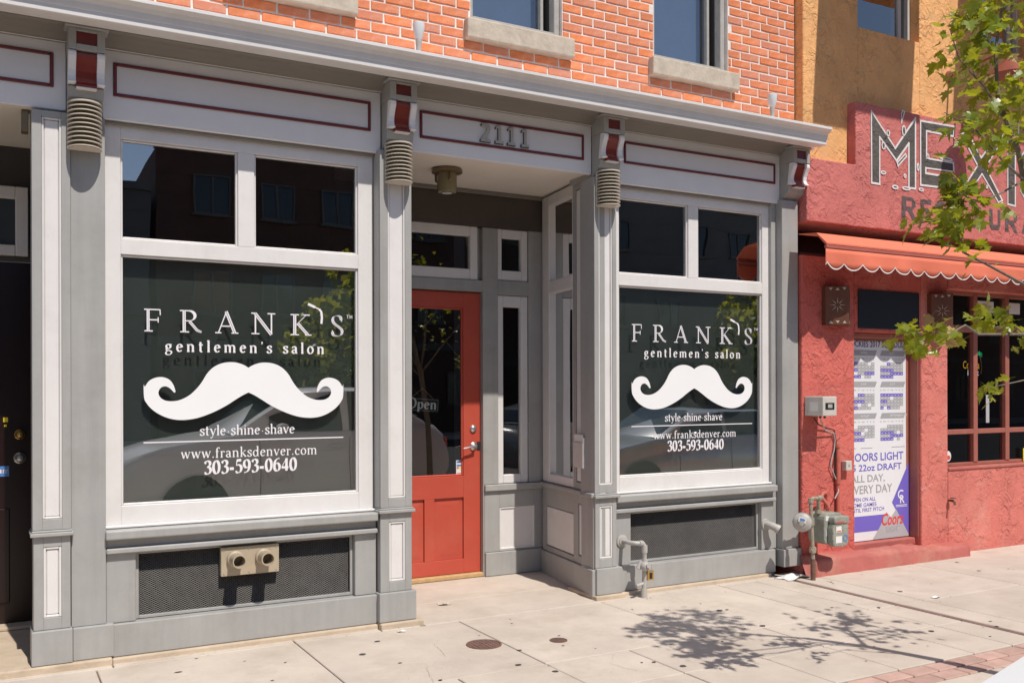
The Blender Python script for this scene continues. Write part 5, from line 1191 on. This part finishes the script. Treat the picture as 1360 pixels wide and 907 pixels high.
for nm, b_, m in (('sticker', (-.048, -.008, -.0575, -.0555, .195, .235), 'sticker'), ('sticker', (-.052, -.034, -.0575, -.0555, .07, .12), 'plight'), ('sticker', (.005, .065, -.1175, -.1155, .105, .155), 'sticker'), ('sticker', (.0, .07, -.1175, -.1155, .02, .075), 'sticker'),
    ('sticker_print', (.012, .058, -.1185, -.118, .11, .12), 'stickred'), ('sticker_print', (.0, .09, -.1275, -.1262, .185, .195), 'stickred')):
    bx(nm, m, t, [b_], 0)
MB().lathe((.110, -.117, .055), [(.020, 0), (.028, 0)], 18, axis='Y').build('seal_ring', 'stickblue', t)
mb = MB().tube([(-.03, .02, .25), (-.06, .01, .30), (-.075, -.005, .33), (-.08, -.01, .37)], .016, 10); mb.tube([(-.055, .02, .25), (-.055, .02, .285)], .024, 8); mb.build('inlet_union', 'oldpipe', t, smooth=True)
mb = MB().tube([(.105, .05, .25), (.105, .06, .30), (.08, .08, .34), (.06, .09, .37), (.085, .10, .395), (.13, .11, .40), (.15, .12, .38), (.155, .13, .26)], .017, 10); mb.tube([(.105, .05, .25), (.105, .05, .285)], .025, 8); mb.build('outlet_pipe', 'redpipe', t, smooth=True)
t = thing('gas_riser', 'thin weathered gas riser with round pale pressure regulator left of the meter', 'gas pipe', None, (5.80, -0.31, -0.04))
mb = MB().tube([(.01, 0, -.02), (.012, 0, .2), (.0, 0, .40), (-.012, 0, .63), (-.005, 0, .648), (.015, 0, .655), (.085, .005, .655), (.10, .005, .648)], .0155, 10)
mb.tube([(.010, 0, .22), (.008, 0, .265)], .027, 8); mb.tube([(-.025, -.01, .24), (.045, .01, .245)], .015, 8); mb.tube([(-.005, 0, .44), (-.006, 0, .50)], .024, 8); mb.tube([(-.012, 0, .62), (-.012, 0, .66)], .021, 8); mb.tube([(.07, .005, .655), (.115, .005, .655)], .021, 8)
mb.build('pipe', 'oldpipe', t, smooth=True)
MB().tube([(.012, 0, -.0), (.012, 0, .17)], .021, 10).build('sleeve', 'rust', t, smooth=True)
ob = MB().lathe((0, 0, 0), [(0, -.075), (.018, -.075), (.02, -.06), (.055, -.055), (.072, -.04), (.074, -.012), (.072, .004), (.078, .004), (.078, .012), (.05, .03), (0, .04)], 26, axis='Y').build('regulator', 'pipe', t, smooth=True)
ob.rotation_euler = (0, 0, R(-50)); ob.location = (-.115, -.01, .475)
rg = bx('sticker', 'sticker', t, [(-.03, .03, -.060, -.057, .0, .04)], 0); rg.rotation_euler = (0, R(14), R(-50)); rg.location = (-.121, -.016, .482)
rg = bx('sticker_print', 'stickblue', t, [(-.018, .018, -.062, -.061, .012, .03)], 0); rg.rotation_euler = (0, R(14), R(-50)); rg.location = (-.121, -.016, .482)
# hose tap
t = thing('hose_tap', 'small rusty hose tap on the red wall under the restaurant window', 'tap', None, (7.80, YL, .46))
MB().tube([(0, 0, 0), (0, -.05, 0), (-.01, -.075, -.012), (-.015, -.08, -.035)], .011, 8).build('spout', 'rust', t, smooth=True)
MB().lathe((0, -.052, .022), [(0, 0), (.026, 0), (.026, .008), (0, .008)], 10).build('handwheel', 'rust', t)

# litter
def litter(x, y, r, seed, label, m='paper', flat_=.35):
    rg_ = random.Random(seed); bm = bmesh.new()
    bmesh.ops.create_grid(bm, x_segments=14, y_segments=12, size=r)
    ph = [rg_.uniform(0, 6) for _ in range(4)]
    for v in bm.verts:
        u, w_ = v.co.x/r, v.co.y/r
        v.co.z = .004+r*flat_*max(0, .35*math.sin(3.1*u+ph[0]+w_)+.3*math.sin(4.3*w_+ph[1]-u)+.12*math.sin(9*u+ph[2])*math.sin(8*w_+ph[3])+.15)
        v.co.x += .12*r*math.sin(3*w_+ph[2]); v.co.y += .14*r*math.sin(3.4*u+ph[3])
    me = bpy.data.meshes.new('litter_paper'); bm.to_mesh(me); bm.free(); me.materials.append(M[m]); o = bpy.data.objects.new('litter_paper', me); C.objects.link(o)
    o.location = (x, y, -.04); o.scale = (1.25, .7, 1); tag(o, label, 'litter'); return o
litter(5.735, -.17, .105, 4, 'crumpled white paper in the corner by the right end pilaster')
o_ = litter(2.83, .30, .035, 5, 'small crumpled dry scrap on the entrance floor', 'tinlight', .5); o_.location.z = -.026
litter(2.30, -.19, .02, 6, 'tiny torn paper scraps at the foot of the middle pilaster')
o_ = litter(6.10, -1.22, .03, 8, 'small flattened white paper scrap on the far pavement')
# gum spots, specks of grit: uncountable
mb = MB(); rg_ = random.Random(21)
for k in range(130):
    x, y = rg_.uniform(-.3, 9.5), rg_.uniform(-2.25, -.14); r = rg_.choice((.006, .008, .010, .014, .02)); e_ = rg_.uniform(.5, 1)
    mb.poly([(x+r*math.cos(R(a))*rg_.uniform(.75, 1.2), y+r*e_*math.sin(R(a)), -.0378) for a in range(0, 360, 45)])
o = mb.build('gum_spots', 'darkwood'); tag(o, 'small dark gum spots scattered over the pavement slabs', 'gum spots', kind='stuff')
mb = MB()
for k in range(420):
    x = rg_.uniform(.6, 9.5); y = -.06-abs(rg_.gauss(0, .05)) if rg_.random() < .7 else rg_.uniform(-2.2, -.1); r = rg_.uniform(.002, .006); z = -.0385
    a = rg_.uniform(0, 6); mb.poly([(x+r*math.cos(a), y+r*math.sin(a), z), (x+r*math.cos(a+2), y+r*math.sin(a+2), z+.003), (x+r*math.cos(a+4), y+r*math.sin(a+4), z+.001)])
for pts in ([(2.05, -1.24), (2.12, -1.0), (2.31, -.83), (2.36, -.55), (2.5, -.42)], [(4.4, -.12), (4.46, -.35), (4.62, -.5), (4.66, -.8)], [(6.4, -.5), (6.7, -.58), (7.0, -.52)], [(3.2, -1.26), (3.05, -1.42), (3.1, -1.6)]):
    for a, b in zip(pts, pts[1:]):
        n_ = 5
        for k in range(n_):
            p = [a[i]+(b[i]-a[i])*k/n_+rg_.uniform(-.008, .008) for i in (0, 1)]; q = [a[i]+(b[i]-a[i])*(k+1)/n_+rg_.uniform(-.008, .008) for i in (0, 1)]
            mb.poly([(p[0]-.0012, p[1], -.0377), (p[0]+.0012, p[1]+.0008, -.0377), (q[0]+.0012, q[1]+.0008, -.0377), (q[0]-.0012, q[1], -.0377)])
o = mb.build('pavement_grit', 'tinlight'); tag(o, 'grit and leaf crumbs along the foot of the shopfronts', 'grit', kind='stuff')

# ------------------------------------------------------------------ young maple at the kerb
tree = thing('maple_tree', 'young maple tree with bright green leaves overhanging the pavement at the right', 'tree', None, (4.86, -3.05, -.04))
TX, TY, TZ = 4.86, -3.05, -.04
def tt(l): return [(x-TX, y-TY, z-TZ) for x, y, z in l]
stems = []
trunk = [(4.86, -3.05, -.2), (4.83, -3.04, .5), (4.80, -3.03, 1.1), (4.72, -3.02, 1.7), (4.58, -3.01, 2.15)]
MB().tube(tt(trunk), [.045, .04, .036, .030, .024], 10).build('trunk', 'bark', tree, smooth=True)
main = [(4.58, -3.01, 2.15), (4.388, -3.0, 2.503), (4.341, -3.0, 2.643), (4.271, -3.0, 2.742), (4.186, -3.0, 2.874), (4.169, -3.0, 3.085), (4.228, -3.0, 3.346), (4.25, -3.0, 3.50)]
limbs = [(main, .016), ([(4.72, -3.02, 1.7), (4.54, -2.97, 1.96), (4.386, -3.0, 2.0), (4.131, -3.0, 2.072), (3.928, -3.0, 2.125), (3.89, -3.0, 2.216), (3.80, -3.0, 2.27), (3.66, -2.98, 2.24)], .009),
    ([(4.72, -3.02, 1.65), (4.541, -2.9, 1.769), (4.179, -2.9, 1.759), (4.083, -2.9, 1.80), (3.961, -2.9, 1.754), (3.80, -2.9, 1.764), (3.68, -2.9, 1.74)], .008),
    ([(4.79, -3.03, 1.3), (4.54, -2.9, 1.539), (4.241, -2.9, 1.498)], .006),
    ([(4.72, -3.02, 1.7), (4.85, -3.2, 2.2), (4.95, -3.35, 2.7), (4.92, -3.4, 3.05)], .016), ([(4.72, -3.02, 1.7), (5.0, -2.9, 2.1), (5.3, -2.95, 2.4), (5.45, -3.0, 2.7)], .012),
    ([(4.388, -3.0, 2.503), (4.15, -3.05, 2.56), (3.95, -3.05, 2.68), (3.80, -3.0, 2.75)], .007), ([(4.271, -3.0, 2.742), (4.10, -3.0, 2.90), (3.93, -2.98, 3.02), (3.88, -2.97, 3.15)], .006),
    ([(4.169, -3.0, 3.085), (4.04, -3.02, 3.15), (3.98, -3.02, 3.27)], .005), ([(4.341, -3.0, 2.643), (4.5, -2.9, 2.85), (4.55, -2.85, 3.1)], .006), ([(4.228, -3.0, 3.346), (4.42, -2.98, 3.4), (4.55, -3.0, 3.5)], .005),
    ([(3.928, -3.0, 2.125), (3.95, -2.97, 2.35), (3.90, -2.97, 2.5)], .005), ([(4.388, -3.0, 2.503), (4.20, -3.0, 2.42), (4.02, -3.02, 2.36), (3.86, -3.0, 2.40)], .006),
    ([(4.85, -3.2, 2.3), (5.1, -3.4, 2.5), (5.2, -3.55, 2.8)], .008), ([(4.541, -2.9, 1.769), (4.42, -2.85, 1.88), (4.34, -2.85, 1.86)], .004), ([(5.0, -2.9, 2.1), (5.1, -2.7, 1.9), (5.2, -2.55, 1.75)], .006)]
for pts, r in limbs:
    k = len(pts); MB().tube(tt(pts), [r*(1-.7*i/(k-1)) for i in range(k)], 7).build('limb', 'bark', tree, smooth=True)
# maple leaf: five pointed lobes, folded along the midrib
half = [(0, 0), (.10, -.04), (.30, -.02), (.24, .07), (.46, .14), (.40, .22), (.52, .34), (.34, .34), (.28, .30), (.20, .36), (.28, .56), (.16, .54), (.13, .66), (.06, .68), (0, .86)]
lmesh = []
for v in range(6):
    rg = random.Random(40+v); fold = rg.uniform(.10, .34); droop = rg.uniform(.1, .5)
    vs = []; 
    def P3(x, y): return (x*rg.uniform(.94, 1.06), y, abs(x)*fold-droop*y*y*.45+rg.uniform(-.01, .01))
    mb = MB()
    R1 = [P3(x, y) for x, y in half]; L1 = [P3(-x, y) for x, y in half]
    mid = [(0, y, -droop*y*y*.45) for y in (0, .12, .30, .50, .86)]
    # fan each half into lobes so that folded faces stay flat
    for S in (R1, L1):
        mb.poly([mid[0], S[1], S[2], S[3], mid[1]]); mb.poly([mid[1], S[3], S[4], S[5], S[6], S[7], S[8], mid[2]]); mb.poly([mid[2], S[8], S[9], mid[3]]); mb.poly([mid[3], S[9], S[10], S[11], S[12], S[13], mid[4]])
    mb.f = [f for f in mb.f]
    i = len(mb.v); mb.poly([(-.008, 0, 0), (.008, 0, 0), (.006, -.45, -.03), (-.006, -.45, -.03)])
    me = bpy.data.meshes.new('leaf'); me.from_pydata(mb.v, [], mb.f); me.materials.append(M['leaf']); lmesh.append(me)
dry = []
for me in lmesh[:2]:
    m2 = me.copy(); m2.materials.clear(); m2.materials.append(M['leafdry']); dry.append(m2)
rg = random.Random(12)
def along(pts, t):
    k = t*(len(pts)-1); i = min(int(k), len(pts)-2); f = k-i; return Vector(pts[i]).lerp(Vector(pts[i+1]), f)
leaves = []
dens = {0: (66, .30), 1: (32, .5), 2: (24, .6), 3: (5, .8), 4: (22, .2), 5: (14, .3), 6: (30, .2), 7: (32, .1), 8: (26, .1), 9: (30, .1), 10: (26, .1), 11: (24, .3), 12: (12, .5), 13: (14, .2), 14: (14, .3), 15: (26, .3)}
for li, (pts, r) in enumerate(limbs):
    n, t0 = dens[li]
    for k in range(int(n*2.3)):
        t = t0+(1-t0)*rg.random()**.75; p = along(pts, t)
        sp = (.045, .075, .13)[(li in (0, 6, 7, 9, 10))+2*(li in (4, 5, 13))]
        off = Vector((rg.gauss(0, sp), rg.gauss(0, sp*1.1), rg.gauss(-.01, sp*.8)))
        leaves.append((p+off, rg.uniform(.048, .092), li))
def inview(p):
    y = p.y+5.8; a = math.atan2(p.x, y); return y/p.length if a < R(57.6) else 9
leaves.sort(key=lambda l: 0 if math.atan2(l[0].x, l[0].y+5.8) < R(57.8) else 1)
rest = MB()
leaves = [l for l in leaves if not (l[0].x/(l[0].y+5.8) < 1.335 and l[0].z > 2.45)]
for i, (p, s_, li) in enumerate(leaves):
    me = rg.choice(lmesh) if rg.random() > .06 else rg.choice(dry)
    out = Vector((p.x-4.6, p.y+3.0, 0)); yaw = math.atan2(out.y, out.x)-math.pi/2+rg.gauss(0, 1.1)
    eul = Euler((rg.gauss(-.55, .5), rg.gauss(0, .5), yaw))
    if i < 298:
        ob = bpy.data.objects.new('leaf', me); C.objects.link(ob); ob.parent = tree
        ob.location = (p.x-TX, p.y-TY, p.z-TZ); ob.rotation_euler = eul; ob.scale = (s_, s_, s_)
    else:
        mt = Matrix.Translation((p.x-TX, p.y-TY, p.z-TZ)) @ eul.to_matrix().to_4x4() @ Matrix.Diagonal((s_, s_, s_, 1)); b0 = len(rest.v)
        rest.v += [tuple(mt @ v.co) for v in me.vertices]; rest.f += [tuple(b0+q for q in f.vertices) for f in me.polygons]
o = rest.build('leaf', 'leaf', tree); o['kind'] = 'stuff'

# ------------------------------------------------------------------ parked cars along the kerb
def car(x0, y0, length, width, h, paint, label, pickup=False):
    """car heading towards -X; x0 front end, y0 side nearest the building (body runs to y0-width)"""
    t = thing('parked_car', label, 'car', 'cars parked along the kerb', (x0, y0, -.19))
    prof_b = [(0.0, .36, .62), (.03, .30, .74), (.12, .28, .83), (.55, .28, .95), (1.05, .28, 1.04), (1.35, .28, 1.07), (2.0, .28, 1.09), (3.2, .28, 1.10), (3.9, .28, 1.10), (4.35, .30, 1.06), (4.5, .36, .95), (4.55, .42, .80)]
    k = length/4.55; kz = h/1.5
    mb = MB(); n = 10
    for (x, zb, zt) in prof_b:
        zb *= kz; zt *= kz
        tap = .10*max(0, 1-x/.8)+.08*max(0, (x-3.9)/.65)
        ring = [(-tap*1.2-.06, zb), (-tap-.01, zb+.10), (-tap, .5*(zb+zt)), (-tap-.03, zt-.10), (-tap-.10, zt-.015), (-.5*width, zt+.03)]
        full = ring+[(-width-q[0], q[1]) for q in reversed(ring[:-1])]
        for (yy, zz) in full: mb.v.append((x*k, yy, zz))
    m = 11
    for i in range(len(prof_b)-1):
        for j in range(m):
            a = i*m+j; b = i*m+(j+1) % m; mb.f.append((a, b, b+m, a+m))
    mb.f.append(tuple(range(m))); mb.f.append(tuple((len(prof_b)-1)*m+j for j in range(m)))
    body = mb.build('body', paint, t, smooth=True)
    gh = [(1.22, 1.04, 1.06, .13), (1.95, 1.06, 1.47, .20), (2.5, 1.07, 1.50, .21), (3.2, 1.07, 1.48, .21), (3.75, 1.07, 1.35, .19), (4.2, 1.06, 1.10, .14)]
    mb = MB()
    for (x, zb, zt, ins) in gh:
        zb *= kz; zt *= kz
        ring = [(-.11, zb), (-(.11+(zt-zb)*.30), zt-.03), (-(.17+(zt-zb)*.32), zt), (-.5*width, zt+.02)]
        full = ring+[(-width-q[0], q[1]) for q in reversed(ring[:-1])]
        for (yy, zz) in full: mb.v.append((x*k, yy, zz))
    m = 7
    for i in range(len(gh)-1):
        for j in range(m-1): a = i*m+j; mb.f.append((a, a+1, a+1+m, a+m))
    mb.build('cabin', paint, t, smooth=True)
    # side windows and screens slightly proud of the cabin
    for side_ in (0, 1):
        for (xa, xb, ta, tb) in ((1.62, 2.42, .16, .40), (2.50, 3.30, .40, .38), (3.38, 3.85, .36, .18)):
            def yz(z, zt): return -(.11+(z-1.06*kz)*.30)+.012
            pts = [(xa, 1.09*kz), (xb, 1.09*kz), (xb, (1.07+tb)*kz), (xa+.02, (1.07+ta)*kz)]
            P_ = []
            for x, z in pts:
                y = yz(z, 0); y = y if side_ == 0 else -width-y; P_.append((x*k, y, z))
            MB().poly(P_).build('side_window', 'carglass', t)
    MB().poly([(1.30*k, -.20, 1.085*kz), (1.92*k, -.33, 1.46*kz+.004), (1.92*k, -width+.33, 1.46*kz+.004), (1.30*k, -width+.20, 1.085*kz)]).build('windscreen', 'carglass', t).location.z = .022
    MB().poly([(3.80*k, -.32, 1.33*kz), (4.15*k, -.24, 1.14*kz), (4.15*k, -width+.24, 1.14*kz), (3.80*k, -width+.32, 1.33*kz)]).build('rear_window', 'carglass', t).location.z = .022
    for x in (.85, 3.62):
        for side_ in (0, 1):
            yc = -.01 if side_ == 0 else -width+.01; d = -.22 if side_ == 0 else .22
            w_ = MB().lathe((x*k, yc, .33), [(.20, 0), (.30, .0), (.325, -.02 if d < 0 else .02), (.325, d*.9), (.30, d), (.0, d)], 26, axis='Y').build('wheel', 'tyre', t, smooth=True)
            MB().lathe((x*k, yc+(.004 if side_ == 0 else -.004), .33), [(0, 0), (.04, .0), (.05, -.03 if d < 0 else .03), (.19, -.01 if d < 0 else .01), (.205, 0)], 20, axis='Y').build('rim', 'carsilver', w_, smooth=True)
            MB().lathe((x*k, .004 if side_ == 0 else -width-.004, .35*kz+.02), [(0.0, 0), (.37, 0)], 26, axis='Y').build('wheel_arch', 'black', t)
    for y in (-.20, -width+.20):
        bx('headlight', 'lens', t, [(.03, .14, y-.13, y+.13, .62*kz, .73*kz)], 0.02, seg=2)
        bx('tail_light', 'stickred', t, [(length-.09, length-.005, y-.10, y+.10, .75*kz, .9*kz)], 0.02)
    for y, s_ in ((.0, 1), (-width, -1)):
        MB().lathe((1.72*k, y+.05*s_, 1.13*kz), [(0, -.06), (.055, -.05), (.07, 0), (.055, .05), (0, .06)], 14, axis='Y', sy=.75).build('door_mirror', paint, t, smooth=True)
    bx('grille', 'black', t, [(.0, .035, -width+.45, -.45, .50*kz, .62*kz)], 0.004)
    bx('door_seam', 'black', t, [(1.5*k, 1.505*k, -.002, .0035, .40*kz, 1.02*kz), (2.47*k, 2.475*k, -.002, .0035, .40*kz, 1.04*kz), (3.35*k, 3.355*k, -.002, .0035, .45*kz, 1.04*kz)], 0)
    bx('door_handle', paint, t, [(2.25*k, 2.40*k, -.005, .022, .93*kz, .96*kz)], 0.006); bx('door_handle', paint, t, [(3.12*k, 3.27*k, -.005, .022, .93*kz, .96*kz)], 0.006)
    return t
car(1.05, -4.455, 4.75, 1.85, 1.70, 'carwhite', 'white parked car whose bonnet corner shows at the lower right edge')
car(7.05, -4.55, 4.5, 1.80, 1.40, 'carsilver', 'silver parked car behind the white one, mirrored in the right shop window')
car(-6.2, -4.60, 4.5, 1.80, 1.45, 'carsilver', 'silver parked car left of the camera along the kerb')

# ------------------------------------------------------------------ street opposite (seen mirrored in the glass)
def block_building(x0, x1, h, m, label, storeys, step, trim):
    t = thing('apartment_building', label, 'building', None, (x0, -24.0, -.05))
    bx('wall', m, t, [(0, x1-x0, -9, 0, 0, h)], 0)
    bx('parapet', trim, t, [(-.05, x1-x0+.05, -.3, .12, h, h+.25)], 0)
    fh = h/storeys
    for s in range(storeys):
        x = 1.0
        while x < x1-x0-1.6:
            f = bx('window', trim, t, frame_boxes(x, x+1.1, s*fh+1.0, s*fh+2.2, .05, 0.001, .09)+[(x+.52, x+.58, .001, .085, s*fh+1.05, s*fh+2.15), (x-.08, x+1.18, .001, .13, s*fh+.93, s*fh+.999)], 0)
            bx('pane', 'darkwin', f, [(x+.05, x+1.05, 0.003, .03, s*fh+1.05, s*fh+2.15), ], 0)
            x += step*(.75 if (int(x*3)+s) % 3 else 1.15)
    MB().boxes([(0, x1-x0, .001, .014, k_*.30, k_*.30+.15) for k_ in range(int(h/.30)) if k_ % 2]).build('siding_band', m, t)['kind'] = 'stuff'
    bx('string_course', trim, t, [(0, x1-x0, 0.001, .08, fh*1.0+.02, fh*1.0+.25)], 0)
block_building(-14, 4.3, 7.5, 'greywall', 'grey rendered building across the street at the left', 2, 3.1, 'greywall')
block_building(4.5, 17.0, 8.9, 'brick2', 'dark brown brick building across the street', 3, 2.7, 'fartrim')
block_building(17.2, 40.0, 8.9, 'greywall', 'long grey building across the street with three rows of windows', 3, 3.3, 'fartrim')
block_building(40.2, 85.0, 11.5, 'brick2', 'tall brown brick building at the far right end of the street opposite', 4, 3.3, 'fartrim')
block_building(-34, -14.3, 8.2, 'brick2', 'brown brick building across the street further left', 3, 3.0, 'fartrim')
def far_tree(x, y, h, seed, label):
    rg = random.Random(seed); t = thing('street_tree', label, 'tree', 'street trees opposite', (x, y, -.05))
    MB().tube([(0, 0, 0), (.05, 0, h*.3), (.0, .05, h*.6)], [.16, .12, .06], 8).build('trunk', 'bark', t)
    mb = MB()
    cl = [(rg.gauss(0, h*.16), rg.gauss(0, h*.16), h*.62+rg.gauss(0, h*.13), rg.uniform(.5, 1.0)) for _ in range(26)]
    for (a, b, c, r) in cl:
        for k in range(110):
            d = Vector((rg.gauss(0, 1), rg.gauss(0, 1), rg.gauss(0, 1))).normalized()*r*rg.uniform(.6, 1); p = Vector((a, b, c))+d
            u = Vector((rg.gauss(0, 1), rg.gauss(0, 1), rg.gauss(0, 1))).normalized(); v = u.orthogonal().normalized()*.13; w = u.cross(v).normalized()*.13
            mb.poly([p-v, p+w, p+v, p-w])
    mb.build('crown', 'leaf', t)
far_tree(9.5, -19.5, 5.5, 3, 'bushy street tree on the far pavement before the brick building')
far_tree(24.0, -19.5, 5.0, 4, 'bushy street tree on the far pavement before the long grey building')
